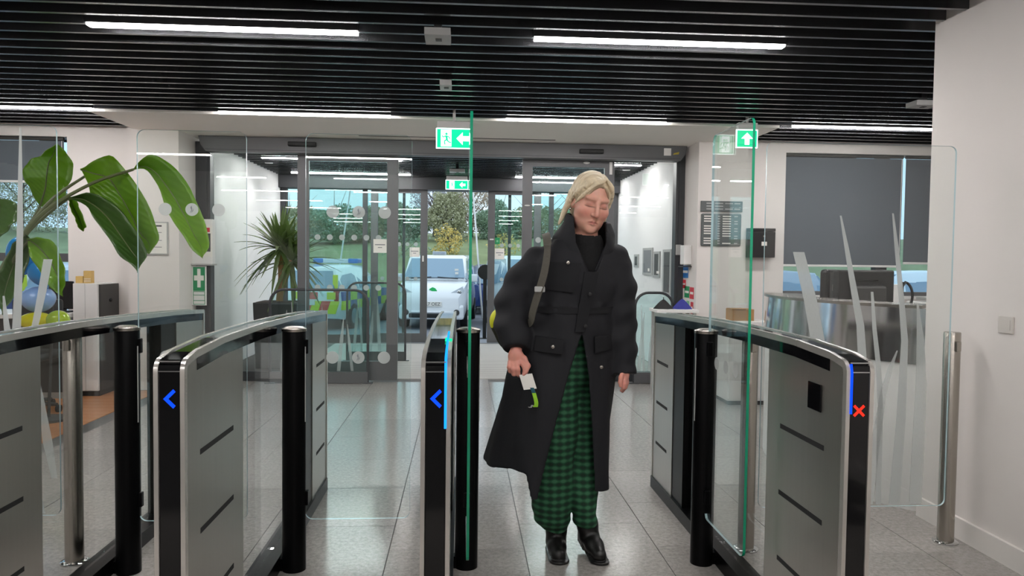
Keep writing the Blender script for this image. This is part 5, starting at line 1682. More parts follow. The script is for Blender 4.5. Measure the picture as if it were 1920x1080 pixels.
# head frame
HC = np.array([0.543, 3.135, 1.543])
def rot(axis, deg):
    return np.array(Matrix.Rotation(math.radians(deg), 3, axis))
HR = rot('Y', 9) @ rot('Z', 12) @ rot('X', 15)
def hp_(x, y, z):
    return HC + HR @ np.array([x, y, z])

body = Field(axis_of((0.13, 0.28, 0.003), (0.28, 0.43, 0.008), (0.43, 0.66, 0.0024), (0.66, 0.76, 0.003)),
             axis_of((2.93, 3.0, 0.003), (3.0, 3.27, 0.0026), (3.27, 3.33, 0.006)),
             axis_of((0.08, 0.72, 0.009), (0.72, 0.95, 0.003), (0.95, 1.33, 0.009), (1.33, 1.69, 0.0024)))
E_ = body.ell
# trunk, limbs (hidden beneath the clothes)
body.cap((0.49, 3.17, 1.27), (0.475, 3.17, 1.05), 0.105, 0.10, 0.03, flat=(1.25, 0.85, 1))
body.cap((0.475, 3.17, 1.05), (0.468, 3.165, 0.90), 0.095, 0.092, 0.03, flat=(1.2, 0.85, 1))
body.cap((0.36, 3.17, 1.30), (0.62, 3.17, 1.30), 0.05, 0.05, 0.03)
body.chain([(0.42, 3.15, 0.85), (0.404, 3.112, 0.55), (0.400, 3.12, 0.30), (0.417, 3.145, 0.16)], [0.06, 0.045, 0.04, 0.030], 0.02)
body.chain([(0.522, 3.18, 0.85), (0.527, 3.152, 0.55), (0.528, 3.11, 0.30), (0.546, 3.112, 0.18)], [0.055, 0.042, 0.036, 0.030], 0.02)
body.chain([(0.34, 3.17, 1.29), (0.225, 3.15, 1.09), (0.228, 3.045, 0.945)], [0.048, 0.038, 0.024], 0.02)
body.chain([(0.64, 3.17, 1.29), (0.675, 3.15, 1.07), (0.690, 3.095, 0.845)], [0.048, 0.038, 0.024], 0.02)
# neck
body.cap((0.520, 3.165, 1.30), tuple(hp_(0, 0.025, -0.06)), 0.060, 0.052, 0.02)
# skull and face
E_(hp_(0, 0.022, 0.030), (0.074, 0.092, 0.084), 0.02, HR)
E_(hp_(0, -0.022, -0.030), (0.068, 0.062, 0.086), 0.025, HR)
E_(hp_(0, -0.028, -0.078), (0.056, 0.050, 0.040), 0.025, HR)
E_(hp_(0, -0.070, -0.103), (0.019, 0.014, 0.014), 0.022, HR)
for s_ in (-1, 1):
    E_(hp_(s_ * 0.040, -0.052, -0.028), (0.026, 0.026, 0.024), 0.022, HR)
    body.cap(hp_(s_ * 0.046, -0.064, 0.027), hp_(s_ * 0.014, -0.075, 0.025), 0.007, 0.008, 0.016)
    E_(hp_(s_ * 0.030, -0.093, 0.004), (0.018, 0.014, 0.013), 0.010, HR, sub=True)
    E_(hp_(s_ * 0.031, -0.066, 0.002), (0.0165, 0.0150, 0.0125), 0.005, HR)
    E_(hp_(s_ * 0.071, 0.012, -0.012), (0.010, 0.018, 0.030), 0.006, HR)
    E_(hp_(s_ * 0.077, 0.012, -0.010), (0.005, 0.010, 0.018), 0.004, HR, sub=True)
body.cap(hp_(0, -0.080, 0.012), hp_(0, -0.103, -0.030), 0.0075, 0.0105, 0.010)
E_(hp_(0, -0.101, -0.036), (0.0105, 0.0105, 0.009), 0.006, HR)
for s_ in (-1, 1):
    E_(hp_(s_ * 0.0115, -0.090, -0.037), (0.0075, 0.0095, 0.0075), 0.006, HR)
    E_(hp_(s_ * 0.006, -0.098, -0.045), (0.0035, 0.005, 0.0035), 0.003, HR, sub=True)
    body.cap(hp_(s_ * 0.022, -0.074, -0.0705), hp_(s_ * 0.003, -0.0855, -0.0625), 0.0045, 0.0062, 0.005)
    body.cap(hp_(s_ * 0.019, -0.074, -0.0745), hp_(0, -0.0850, -0.0740), 0.0045, 0.0068, 0.005)
for s_ in (-1, 1):
    body.cap(hp_(s_ * 0.022, -0.0815, -0.0728), hp_(0, -0.0865, -0.0680), 0.0016, 0.0016, 0.003, sub=True)
body.cap(hp_(0, -0.089, -0.052), hp_(0, -0.092, -0.058), 0.003, 0.003, 0.004, sub=True)
# her right hand (picture left) pinching a card
def finger(pts, r0, k=0.006):
    n = len(pts)
    body.chain(pts, [r0 * (1 - 0.28 * i / (n - 1)) for i in range(n)], k)
body.cap((0.228, 3.045, 0.945), (0.222, 3.015, 0.912), 0.022, 0.026, 0.012, flat=(1, 0.8, 1))
E_((0.221, 3.008, 0.900), (0.030, 0.019, 0.034), 0.012)
finger([(0.240, 2.998, 0.884), (0.254, 2.980, 0.868), (0.258, 2.972, 0.850), (0.252, 2.968, 0.836)], 0.0098)
finger([(0.226, 2.994, 0.876), (0.229, 2.974, 0.854), (0.231, 2.978, 0.834), (0.234, 2.992, 0.826)], 0.0102)
finger([(0.210, 2.996, 0.874), (0.210, 2.978, 0.853), (0.213, 2.984, 0.834), (0.219, 2.999, 0.829)], 0.0098)
finger([(0.197, 3.002, 0.880), (0.194, 2.988, 0.861), (0.199, 2.992, 0.844), (0.206, 3.004, 0.840)], 0.0086)
finger([(0.236, 3.018, 0.915), (0.258, 3.000, 0.895), (0.272, 2.985, 0.868), (0.262, 2.973, 0.842)], 0.0112, 0.008)
# her left hand (picture right), relaxed
body.cap((0.690, 3.095, 0.86), (0.690, 3.085, 0.835), 0.022, 0.024, 0.012, flat=(0.75, 1, 1))
E_((0.689, 3.078, 0.822), (0.018, 0.032, 0.034), 0.012)
for i, (fx, fy, L_, r_) in enumerate(((0.681, 3.052, 0.050, 0.0090), (0.689, 3.066, 0.056, 0.0094), (0.697, 3.082, 0.053, 0.0090), (0.702, 3.098, 0.044, 0.0080))):
    finger([(fx, fy, 0.806), (fx - 0.001, fy - 0.012, 0.806 - 0.4 * L_), (fx - 0.006, fy - 0.010, 0.806 - 0.75 * L_), (fx - 0.012, fy - 0.001, 0.806 - L_)], r_, 0.004)
finger([(0.677, 3.058, 0.834), (0.664, 3.040, 0.812), (0.660, 3.034, 0.793), (0.662, 3.034, 0.778)], 0.0100, 0.007)

skin = bpy.data.materials.new('skin')
skin.use_nodes = True
nt = skin.node_tree
b_ = nt.nodes['Principled BSDF']
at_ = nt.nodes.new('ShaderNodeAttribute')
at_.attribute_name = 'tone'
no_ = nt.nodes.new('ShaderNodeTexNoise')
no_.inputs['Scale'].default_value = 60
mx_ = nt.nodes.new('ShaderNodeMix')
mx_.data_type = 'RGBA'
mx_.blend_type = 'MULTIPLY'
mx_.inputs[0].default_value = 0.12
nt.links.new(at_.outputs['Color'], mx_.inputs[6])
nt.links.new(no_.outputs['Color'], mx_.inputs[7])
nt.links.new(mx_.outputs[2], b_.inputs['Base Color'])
b_.inputs['Roughness'].default_value = 0.5
b_.inputs['Subsurface Weight'].default_value = 0.12
b_.inputs['Subsurface Radius'].default_value = (0.01, 0.004, 0.002)
b_.inputs['Subsurface Scale'].default_value = 0.5
bo = body.mesh('body', skin, wm, xf, 1)

def paint_skin(o):
    me = o.data
    n = len(me.vertices)
    co = np.empty(n * 3, np.float32)
    me.vertices.foreach_get('co', co)
    co = co.reshape(-1, 3).astype(float)
    src = co.copy()
    src[:, 0] = (co[:, 0] + WO[0]) / 1.04
    src[:, 1] = co[:, 1] - 0.13 + WO[1]
    src[:, 2] = (co[:, 2] + 0.052) / 1.04
    L_ = (src - HC) @ HR
    base = np.array(rgb(216, 160, 140)[:3])
    col = np.repeat(base[None], n, 0)
    def mixc(mask, c):
        nonlocal col
        col = col * (1 - mask[:, None]) + np.array(rgb(*c)[:3])[None] * mask[:, None]
    g = lambda c, r: np.exp(-(((L_ - np.array(c)) / np.array(r)) ** 2).sum(1))
    face = (L_[:, 2] > -0.14)
    for s_ in (-1, 1):
        mixc(0.42 * g((s_ * 0.042, -0.07, -0.035), (0.024, 0.05, 0.022)) * face, (216, 116, 108))
        # brow hairs, lashes, and darker lids with eye-socket shade painted in
        ex = np.clip((np.abs(L_[:, 0] - s_ * 0.030) - 0.017) / 0.004, 0, None)
        br = np.exp(-((L_[:, 2] - 0.021 - 3.0 * np.clip(0.0006 - (L_[:, 0] - s_ * 0.030) ** 2, -0.001, 0)) / 0.0034) ** 2 - ex ** 2) * (L_[:, 1] < -0.04)
        mixc(0.42 * br, (160, 116, 92))
        la_ = np.exp(-((L_[:, 2] + 0.0065 + 4 * ((L_[:, 0] - s_ * 0.031) ** 2) * -1) / 0.0022) ** 2 - ex ** 2) * (L_[:, 1] < -0.04)
        mixc(0.85 * la_, (84, 50, 42))
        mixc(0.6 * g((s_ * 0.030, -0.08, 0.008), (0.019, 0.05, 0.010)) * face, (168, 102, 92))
    lip = np.exp(-((L_[:, 2] + 0.0682 + 0.2 * np.abs(L_[:, 0])) / 0.0054) ** 2 - (L_[:, 0] / 0.019) ** 4) * (L_[:, 1] < -0.06)
    mixc(0.75 * lip, (186, 96, 92))
    lin_ = np.exp(-((L_[:, 2] + 0.0682 + 0.21 * np.abs(L_[:, 0])) / 0.0016) ** 2 - (L_[:, 0] / 0.021) ** 4) * (L_[:, 1] < -0.06)
    mixc(0.7 * lin_, (120, 54, 54))
    mixc(0.35 * g((0, -0.105, -0.034), (0.014, 0.02, 0.012)) * face, (214, 122, 110))
    hands = src[:, 2] < 0.96
    mixc(0.45 * hands, (214, 128, 120))
    a = me.color_attributes.new('tone', 'FLOAT_COLOR', 'POINT')
    a.data.foreach_set('color', np.concatenate([col, np.ones((n, 1))], 1).astype(np.float32).ravel())
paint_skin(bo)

# hair
M['hair'] = mat('hair', rgb(214, 197, 166), 0.42, var=0.30, scale=40, bump=0.3, stretch=(1.0, 7, 1.0))
_nt = M['hair'].node_tree
_at = _nt.nodes.new('ShaderNodeAttribute')
_at.attribute_name = 'root'
_mx = _nt.nodes.new('ShaderNodeMix')
_mx.data_type = 'RGBA'
_mx.inputs[7].default_value = rgb(132, 104, 78)
_src = _nt.nodes['Principled BSDF'].inputs['Base Color'].links[0].from_socket
_nt.links.new(_src, _mx.inputs[6])
_nt.links.new(_at.outputs['Fac'], _mx.inputs[0])
_nt.links.new(_mx.outputs[2], _nt.nodes['Principled BSDF'].inputs['Base Color'])
hair = Field(axis_of((0.40, 0.70, 0.003)), axis_of((2.98, 3.32, 0.003)), axis_of((1.34, 1.70, 0.003)))
hair.ell(hp_(0, 0.026, 0.036), (0.085, 0.102, 0.092), 0.01, HR)
hair.ell(hp_(0, 0.07, -0.02), (0.066, 0.055, 0.085), 0.02, HR)
hair.ell(hp_(0.008, -0.100, -0.024), (0.063, 0.080, 0.117), 0.006, HR, sub=True)
hair.ell(hp_(0.0, -0.02, -0.085), (0.085, 0.075, 0.095), 0.006, HR, sub=True)
for s_ in (-1, 1):
    hair.cap(hp_(s_ * 0.095, 0.008, -0.012), hp_(s_ * 0.072, 0.004, -0.03), 0.022, 0.020, 0.006, sub=True)
def lock(pts, rs, k=0.006, flat=(1, 1, 1)):
    q = smooth_rows([[hp_(*p)] * 3 for p in pts], 14)[:, 0, :]
    rr = np.interp(np.linspace(0, 1, 14), np.linspace(0, 1, len(rs)), rs)
    hair.chain([tuple(p) for p in q], list(rr), k)
# swept locks from the parting, both sides
for j in range(4):
    lock([(0.020 - 0.004 * j, -0.052 + 0.016 * j, 0.108), (-0.034, -0.056 + 0.020 * j, 0.092 + 0.003 * j), (-0.069, -0.030 + 0.022 * j, 0.048), (-0.081, 0.006 + 0.02 * j, 0.008), (-0.078, 0.040 + 0.012 * j, -0.045)], [0.006, 0.010, 0.009, 0.007, 0.004])
    lock([(0.026, -0.052 + 0.016 * j, 0.108), (0.054, -0.050 + 0.020 * j, 0.082), (0.073, -0.028 + 0.022 * j, 0.036), (0.079, 0.002 + 0.018 * j, -0.015), (0.076, 0.03 + 0.01 * j, -0.065)], [0.006, 0.010, 0.009, 0.007, 0.004])
lock([(0.016, -0.058, 0.102), (-0.030, -0.068, 0.080), (-0.056, -0.060, 0.042), (-0.072, -0.040, 0.008), (-0.080, -0.010, -0.028)], [0.003, 0.005, 0.0045, 0.004, 0.002])
lock([(-0.082, 0.036, -0.01), (-0.090, 0.036, -0.05), (-0.098, 0.034, -0.09), (-0.106, 0.030, -0.125)], [0.009, 0.010, 0.008, 0.003])
lock([(-0.080, 0.050, -0.01), (-0.086, 0.052, -0.06), (-0.090, 0.05, -0.11)], [0.010, 0.010, 0.004])
lock([(0.077, 0.0, 0.0), (0.084, 0.012, -0.04), (0.088, 0.016, -0.075)], [0.007, 0.006, 0.003])
# strand grooves running over the crown
Xh, Yh, Zh = np.meshgrid(hair.ax, hair.ay, hair.az, indexing='ij', sparse=True)
lx = (Xh - HC[0]) * HR[0, 0] + (Yh - HC[1]) * HR[1, 0] + (Zh - HC[2]) * HR[2, 0]
ly = (Xh - HC[0]) * HR[0, 1] + (Yh - HC[1]) * HR[1, 1] + (Zh - HC[2]) * HR[2, 1]
lz = (Xh - HC[0]) * HR[0, 2] + (Yh - HC[1]) * HR[1, 2] + (Zh - HC[2]) * HR[2, 2]
hair.F += (0.0011 * np.sin(ly * 420 + 4 * np.sin(lx * 30)) + 0.0010 * np.sin(ly * 190 + lz * 60)).astype(np.float32)
hair.F += (0.006 * np.exp(-((lx - 0.022) / 0.004) ** 2) * (lz > 0.06)).astype(np.float32)
ho = hair.mesh('hair', M['hair'], wm, xf, 1)
_n = len(ho.data.vertices)
_co = np.empty(_n * 3, np.float32)
ho.data.vertices.foreach_get('co', _co)
_co = _co.reshape(-1, 3).astype(float)
_s = np.stack([(_co[:, 0] + WO[0]) / 1.04, _co[:, 1] - 0.13 + WO[1], (_co[:, 2] + 0.052) / 1.04], 1)
_l = (_s - HC) @ HR
# natural darker roots along the hairline and behind the temple
_q = np.sqrt(((_l[:, 0] - 0.008) / 0.063) ** 2 + ((_l[:, 1] + 0.100) / 0.080) ** 2 + ((_l[:, 2] + 0.024) / 0.117) ** 2)
_root = np.exp(-(np.clip(_q - 1.0, 0, None) / 0.07) ** 2) * 0.75
_root = np.maximum(_root, 0.6 * np.exp(-(((_l - np.array([-0.07, -0.01, 0.01])) / np.array([0.02, 0.025, 0.022])) ** 2).sum(1)))
_a = ho.data.attributes.new('root', 'FLOAT', 'POINT')
_a.data.foreach_set('value', _root.astype(np.float32))
ear = MB().ellipsoid(xp(hp_(-0.080, 0.008, -0.046)), (0.0055, 0.005, 0.0075), 10, 8).build('earring', M['chrome'], wm, smooth=True)

# black high necked top
M['jumper'] = mat('jumper', rgb(13, 13, 14), 0.95, var=0.3, scale=120, bump=0.4)
jf = Field(axis_of((0.38, 0.68, 0.005)), axis_of((3.02, 3.32, 0.005)), axis_of((0.98, 1.42, 0.005)))
jf.cap((0.515, 3.16, 1.26), (0.505, 3.16, 1.02), 0.098, 0.10, 0.02, flat=(1.1, 0.9, 1))
jf.cap((0.520, 3.162, 1.28), (0.527, 3.152, 1.362), 0.100, 0.074, 0.03)
jf.cap((0.528, 3.150, 1.362), (0.532, 3.142, 1.45), 0.055, 0.05, 0.006, sub=True)
jf.mesh('jumper', M['jumper'], wm, xf, 1)

# coat
def coat_mat():
    m = mat('coat_cloth', rgb(26, 26, 30), 0.78, var=0.22, scale=9, bump=0.6, spec=0.35, stretch=(1.0, 1.0, 0.55))
    return m
M['coat'] = coat_mat()
M['coat_trim'] = mat('coat_trim', rgb(22, 22, 25), 0.8, var=0.2, scale=20, spec=0.3)
cf = Field(axis_of((0.06, 0.80, 0.006)), axis_of((2.86, 3.50, 0.006)), axis_of((0.27, 1.45, 0.006)))
tz = [0.27, 0.40, 0.60, 0.80, 0.95, 1.09, 1.20, 1.28, 1.33, 1.37, 1.40, 1.45]
tcx = [0.360, 0.372, 0.402, 0.428, 0.446, 0.462, 0.475, 0.487, 0.497, 0.507, 0.512, 0.515]
tcy = [3.20, 3.195, 3.18, 3.165, 3.158, 3.155, 3.158, 3.16, 3.162, 3.165, 3.167, 3.167]
ta = [0.285, 0.270, 0.248, 0.232, 0.212, 0.195, 0.222, 0.222, 0.178, 0.138, 0.120, 0.11]
tb = [0.262, 0.245, 0.215, 0.182, 0.160, 0.142, 0.145, 0.130, 0.118, 0.108, 0.102, 0.10]
X, Y, Z = np.meshgrid(cf.ax, cf.ay, cf.az, indexing='ij', sparse=True)
zz = cf.az
cx_, cy_, a_, bb_ = [np.interp(zz, tz, t)[None, None, :].astype(np.float32) for t in (tcx, tcy, ta, tb)]
th = np.arctan2((Y - cy_) / bb_, (X - cx_) / a_)
q = np.sqrt(((X - cx_) / a_) ** 2 + ((Y - cy_) / bb_) ** 2)
hang = np.clip((1.0 - Z) / 0.6, 0, 1)
fold = hang * (0.012 * np.sin(5 * th + 1.5 * np.sin(3 * Z)) + 0.008 * np.sin(9 * th + 2.0 + 4 * Z)) + (1 - hang) * 0.004 * np.sin(7 * th + 16 * Z)
fold = fold + 0.007 * np.exp(-((Z - 1.095) / 0.022) ** 2) * np.sin(14 * th + 1.0) + 0.0035 * np.sin(38 * Z + 6 * X) * np.exp(-((Z - 1.13) / 0.12) ** 2)
d0 = ((q - 1) * np.minimum(a_, bb_) + fold).astype(np.float32)
cf.F = d0.copy()
# open skirt: hollow inside, parted at the front, shorter at the swung-out side
inner = d0 + 0.011
hol = np.maximum(inner, (Z - 1.03))
cf.F = np.maximum(cf.F, -hol)
xl = np.interp(zz, [0.27, 0.36, 0.60, 0.82, 0.98, 1.01], [0.300, 0.318, 0.378, 0.436, 0.486, 0.500])[None, None, :]
xr = np.interp(zz, [0.27, 0.36, 0.60, 0.82, 0.98, 1.01], [0.562, 0.558, 0.542, 0.524, 0.497, 0.487])[None, None, :]
wedge = np.maximum(np.maximum(xl - X, X - xr), np.maximum(Y - (cy_ - 0.05), Z - 1.0))
cf.F = np.maximum(cf.F, -wedge).astype(np.float32)
# sleeves with soft creases
sl = Field(cf.ax, cf.ay, cf.az)
def sleeve(pts, rs, ph, zcuff):
    q_ = smooth_rows([[p] * 3 for p in pts], 16)[:, 0, :]
    rr = np.interp(np.linspace(0, 1, 16), np.linspace(0, 1, len(rs)), rs)
    rr = rr + 0.0018 * np.sin(np.arange(16) * 1.3 + ph)
    sl.chain([tuple(p) for p in q_], list(rr), 0.012, flat=(1.0, 1.05, 1))
sleeve([(0.325, 3.165, 1.295), (0.262, 3.16, 1.215), (0.217, 3.14, 1.09), (0.220, 3.075, 0.99), (0.231, 3.035, 0.925)], [0.055, 0.068, 0.078, 0.068, 0.050], 0.0, 0)
sleeve([(0.640, 3.165, 1.300), (0.662, 3.16, 1.21), (0.668, 3.15, 1.07), (0.680, 3.12, 0.94), (0.689, 3.095, 0.815)], [0.070, 0.078, 0.076, 0.062, 0.048], 1.2, 0)
crease = (0.0045 * np.sin(46 * Z + 18 * X + 10 * Y) + 0.003 * np.sin(70 * Z - 30 * X)).astype(np.float32)
sl.F += crease * (np.abs(sl.F) < 0.04)
# cuffs cut flat
for (cx0, cy0, cz0), n_ in (((0.232, 3.034, 0.928), (0.0, -0.5, -0.86)), ((0.690, 3.094, 0.818), (0.02, -0.2, -0.98))):
    pl_d = (X - cx0) * n_[0] + (Y - cy0) * n_[1] + (Z - cz0) * n_[2]
    near = ((X - cx0) ** 2 + (Y - cy0) ** 2 + (Z - cz0) ** 2) < 0.10 ** 2
    sl.F = np.where(near, np.maximum(sl.F, pl_d), sl.F).astype(np.float32)
k_ = 0.016
h_ = np.clip(0.5 + 0.5 * (sl.F - cf.F) / k_, 0, 1)
cf.F = (sl.F * (1 - h_) + cf.F * h_ - k_ * h_ * (1 - h_)).astype(np.float32)
# hem: front panels reach lowest, the swung side is higher
u_ = np.clip((0.285 - X) / 0.02, 0, 1)
back_ = np.clip((Y - (cy_ - 0.02)) / 0.06, 0, 1)
hem = 0.334 + u_ * (0.095 + 0.30 * np.clip(X - 0.10, 0, 1) * 0.0) + 0.07 * back_ * (1 - u_) + 0.005 * np.sin(5 * th)
cf.F = np.maximum(cf.F, hem - Z).astype(np.float32)
# neck opening
cut = np.sqrt(((X - 0.527) / 1.0) ** 2 + ((Y - 3.15) / 1.0) ** 2) - np.interp(zz, [1.25, 1.30, 1.36, 1.45], [0.02, 0.062, 0.093, 0.103])[None, None, :]
cf.F = np.maximum(cf.F, -np.maximum(cut, 1.27 - Z)).astype(np.float32)
vee = np.maximum(np.abs(X - 0.535) - np.interp(zz, [1.22, 1.28, 1.36, 1.45], [0.0, 0.03, 0.062, 0.072])[None, None, :], np.maximum(Y - 3.13, 1.235 - Z))
cf.F = np.maximum(cf.F, -vee).astype(np.float32)
cf.F = np.maximum(cf.F, Z - 1.385)
coat = cf.mesh('coat', M['coat'], wm, xf, 1)

# stand collar
co_ = Field(axis_of((0.34, 0.70, 0.004)), axis_of((2.99, 3.33, 0.004)), axis_of((1.24, 1.50, 0.004)))
X, Y, Z = np.meshgrid(co_.ax, co_.ay, co_.az, indexing='ij', sparse=True)
czz = co_.az
rx = np.interp(czz, [1.25, 1.34, 1.41, 1.455, 1.50], [0.132, 0.136, 0.118, 0.094, 0.080])[None, None, :]
ry = np.interp(czz, [1.25, 1.34, 1.41, 1.455, 1.50], [0.112, 0.112, 0.102, 0.090, 0.084])[None, None, :]
ccx = np.interp(czz, [1.25, 1.36, 1.49], [0.512, 0.516, 0.531])[None, None, :]
q = np.sqrt(((X - ccx) / rx) ** 2 + ((Y - 3.165) / ry) ** 2)
ang = np.arctan2(Y - 3.165, X - ccx)
ring = np.abs((q - 1) * 0.10 + 0.0035 * np.sin(5 * ang + 34 * Z)) - 0.0085
front = np.exp(-((np.abs(((ang + PI / 2 + PI) % (2 * PI)) - PI)) / 0.55) ** 2)
top_ = 1.478 - 0.055 * front - 0.018 * np.cos(ang) + 0.006 * np.sin(3 * ang)
d = np.maximum(np.maximum(ring, Z - top_), 1.255 - Z)
gw = np.interp(czz, [1.25, 1.30, 1.37, 1.50], [0.010, 0.034, 0.064, 0.070])[None, None, :]
gap = np.maximum(np.abs(X - 0.534) - gw, Y - 3.14)
d = np.maximum(d, -gap)
co_.F = d.astype(np.float32)
collar = co_.mesh('collar', M['coat'], coat, xf, 2)

def front_y(x, z):
    c, cy0, a0, b0 = [np.interp(z, tz, t) for t in (tcx, tcy, ta, tb)]
    return cy0 - b0 * math.sqrt(max(0.02, 1 - ((x - c) / a0) ** 2))
def patch(name, pts, m, th_, out=0.004):
    # a cloth flap lying on the coat front: corner list (x, z)
    n = 8
    rows_f, rows_b = [], []
    (p0, p1, p2, p3) = pts
    for i in range(n + 1):
        v = i / n
        rf, rb = [], []
        for j in range(n + 1):
            u = j / n
            x = (p0[0] * (1 - u) + p1[0] * u) * (1 - v) + (p3[0] * (1 - u) + p2[0] * u) * v
            z = (p0[1] * (1 - u) + p1[1] * u) * (1 - v) + (p3[1] * (1 - u) + p2[1] * u) * v
            y = front_y(x, z) - out
            rf.append(xp((x, y - th_, z)))
            rb.append(xp((x, y + 0.012, z)))
        rows_f.append(rf)
        rows_b.append(rb)
    mb = MB().grid(rows_f)
    mb.grid(rows_b)
    N = (n + 1) ** 2
    rim = [j for j in range(n + 1)] + [(n + 1) * i + n for i in range(1, n + 1)] + [(n + 1) * n + j for j in range(n - 1, -1, -1)] + [(n + 1) * i for i in range(n - 1, 0, -1)]
    for a, b in zip(rim, rim[1:] + rim[:1]):
        mb.f.append((a, b, b + N, a + N))
    return mb.build(name, m, coat, smooth=True)
patch('front_placket', [(0.500, 1.250), (0.560, 1.250), (0.505, 1.005), (0.462, 1.005)], M['coat_trim'], 0.006, 0.006)
patch('storm_flap', [(0.360, 1.290), (0.490, 1.285), (0.455, 1.165), (0.345, 1.175)], M['coat_trim'], 0.003, 0.006)
patch('pocket_flap', [(0.305, 0.985), (0.415, 0.975), (0.410, 0.915), (0.298, 0.925)], M['coat_trim'], 0.006, 0.010)
patch('pocket_flap', [(0.545, 0.985), (0.622, 0.990), (0.630, 0.93), (0.548, 0.918)], M['coat_trim'], 0.006, 0.010)
patch('waist_band', [(0.300, 1.105), (0.635, 1.105), (0.635, 1.078), (0.300, 1.078)], M['coat_trim'], 0.003, 0.006)
for bx_, bz_ in ((0.432, 1.286), (0.522, 1.16), (0.575, 0.86), (0.505, 1.03), (0.371, 0.945)):
    p = xp((bx_, front_y(bx_, bz_) - 0.020, bz_))
    MB().lathe([(0.002, -0.004), (0.0075, -0.003), (0.0075, 0.002), (0.006, 0.004)], p[0], p[1], p[2], 12, 'y').build('button', M['steel'] if bz_ in (1.286, 0.86, 0.945) else M['black'], coat, smooth=True)

# trousers
def plaid_mat():
    m = bpy.data.materials.new('green_check')
    m.use_nodes = True
    nt = m.node_tree
    b = nt.nodes['Principled BSDF']
    b.inputs['Roughness'].default_value = 0.85
    tc = nt.nodes.new('ShaderNodeTexCoord')
    def wv(dirn, sc, dist):
        w = nt.nodes.new('ShaderNodeTexWave')
        w.bands_direction = dirn
        w.inputs['Scale'].default_value = sc
        w.inputs['Distortion'].default_value = dist
        w.inputs['Detail'].default_value = 1.5
        nt.links.new(tc.outputs['Object'], w.inputs['Vector'])
        return w
    wx, wz = wv('X', 8.5, 0.8), wv('Z', 10.5, 0.7)
    ad = nt.nodes.new('ShaderNodeMath')
    ad.operation = 'MULTIPLY_ADD'
    ad.inputs[1].default_value = 0.6
    nt.links.new(wx.outputs['Fac'], ad.inputs[0])
    nt.links.new(wz.outputs['Fac'], ad.inputs[2])
    hf = nt.nodes.new('ShaderNodeMath')
    hf.operation = 'MULTIPLY'
    hf.inputs[1].default_value = 0.62
    nt.links.new(ad.outputs[0], hf.inputs[0])
    r = nt.nodes.new('ShaderNodeValToRGB')
    e = r.color_ramp.elements
    e[0].position = 0.18
    e[0].color = rgb(6, 36, 22)
    e[1].position = 0.85
    e[1].color = rgb(48, 100, 70)
    n = e.new(0.5)
    n.color = rgb(14, 68, 40)
    nt.links.new(hf.outputs[0], r.inputs[0])
    nt.links.new(r.outputs[0], b.inputs['Base Color'])
    return m
M['check'] = plaid_mat()
tf = Field(axis_of((0.27, 0.66, 0.005)), axis_of((2.94, 3.34, 0.005)), axis_of((0.10, 1.0, 0.006)))
tf.cap((0.47, 3.16, 0.97), (0.465, 3.16, 0.84), 0.105, 0.112, 0.03, flat=(1.2, 0.95, 1))
for pts, rs in (([(0.420, 3.145, 0.84), (0.408, 3.105, 0.60), (0.394, 3.11, 0.36), (0.396, 3.12, 0.24), (0.410, 3.13, 0.15)], [0.092, 0.082, 0.085, 0.084, 0.052]),
                ([(0.522, 3.18, 0.84), (0.526, 3.165, 0.62), (0.528, 3.12, 0.38), (0.528, 3.10, 0.25), (0.534, 3.10, 0.18)], [0.082, 0.062, 0.056, 0.055, 0.046])):
    q_ = smooth_rows([[p] * 3 for p in pts], 16)[:, 0, :]
    rr = np.interp(np.linspace(0, 1, 16), np.linspace(0, 1, len(rs)), rs)
    tf.chain([tuple(p) for p in q_], list(rr), 0.012)
X, Y, Z = np.meshgrid(tf.ax, tf.ay, tf.az, indexing='ij', sparse=True)
tf.F += (0.006 * np.sin(24 * Z + 20 * X) * np.sin(30 * X + 8 * Y) + 0.005 * np.exp(-((Z - 0.17) / 0.06) ** 2) * np.sin(90 * Z)).astype(np.float32)
hemz = np.where(X < 0.475, 0.140 + 0.25 * np.abs(X - 0.415), 0.166 + 0.2 * np.abs(X - 0.54))
tf.F = np.maximum(tf.F, hemz - Z).astype(np.float32)
tf.mesh('trousers', M['check'], wm, xf, 1)

# boots
M['boot'] = mat('boot', rgb(20, 19, 19), 0.32, var=0.2, scale=20, spec=0.5)
bf = Field(axis_of((0.35, 0.66, 0.004)), axis_of((2.93, 3.27, 0.004)), axis_of((0.045, 0.30, 0.004)))
bf.chain([(0.420, 3.15, 0.27), (0.416, 3.14, 0.14), (0.414, 3.135, 0.095)], [0.043, 0.042, 0.042], 0.02)
bf.chain([(0.414, 3.15, 0.088), (0.412, 3.08, 0.085), (0.410, 3.02, 0.076)], [0.038, 0.036, 0.031], 0.02, flat=(1, 1, 0.9))
bl_mesh = bf
X, Y, Z = np.meshgrid(bf.ax, bf.ay, bf.az, indexing='ij', sparse=True)
bf.F = np.maximum(bf.F, 0.062 - Z).astype(np.float32)
sole = np.maximum(np.maximum(np.abs(Z - 0.056) - 0.006, np.sqrt(((X - 0.412) / 0.042) ** 2 + (np.maximum(np.abs(Y - 3.08) - 0.07, 0) / 0.042) ** 2) * 0.042 - 0.042), Y - 3.19)
heel = np.maximum(np.maximum(np.abs(X - 0.414) - 0.033, np.abs(Y - 3.155) - 0.035), np.maximum(Z - 0.09, 0.05 - Z))
bf.F = np.minimum(bf.F, np.minimum(sole, heel)).astype(np.float32)
bf.mesh('boot', M['boot'], wm, xf, 1)
b2 = Field(axis_of((0.44, 0.66, 0.004)), axis_of((2.90, 3.27, 0.004)), axis_of((0.045, 0.30, 0.004)))
b2.chain([(0.530, 3.12, 0.28), (0.545, 3.11, 0.17), (0.552, 3.105, 0.125)], [0.043, 0.042, 0.042], 0.02)
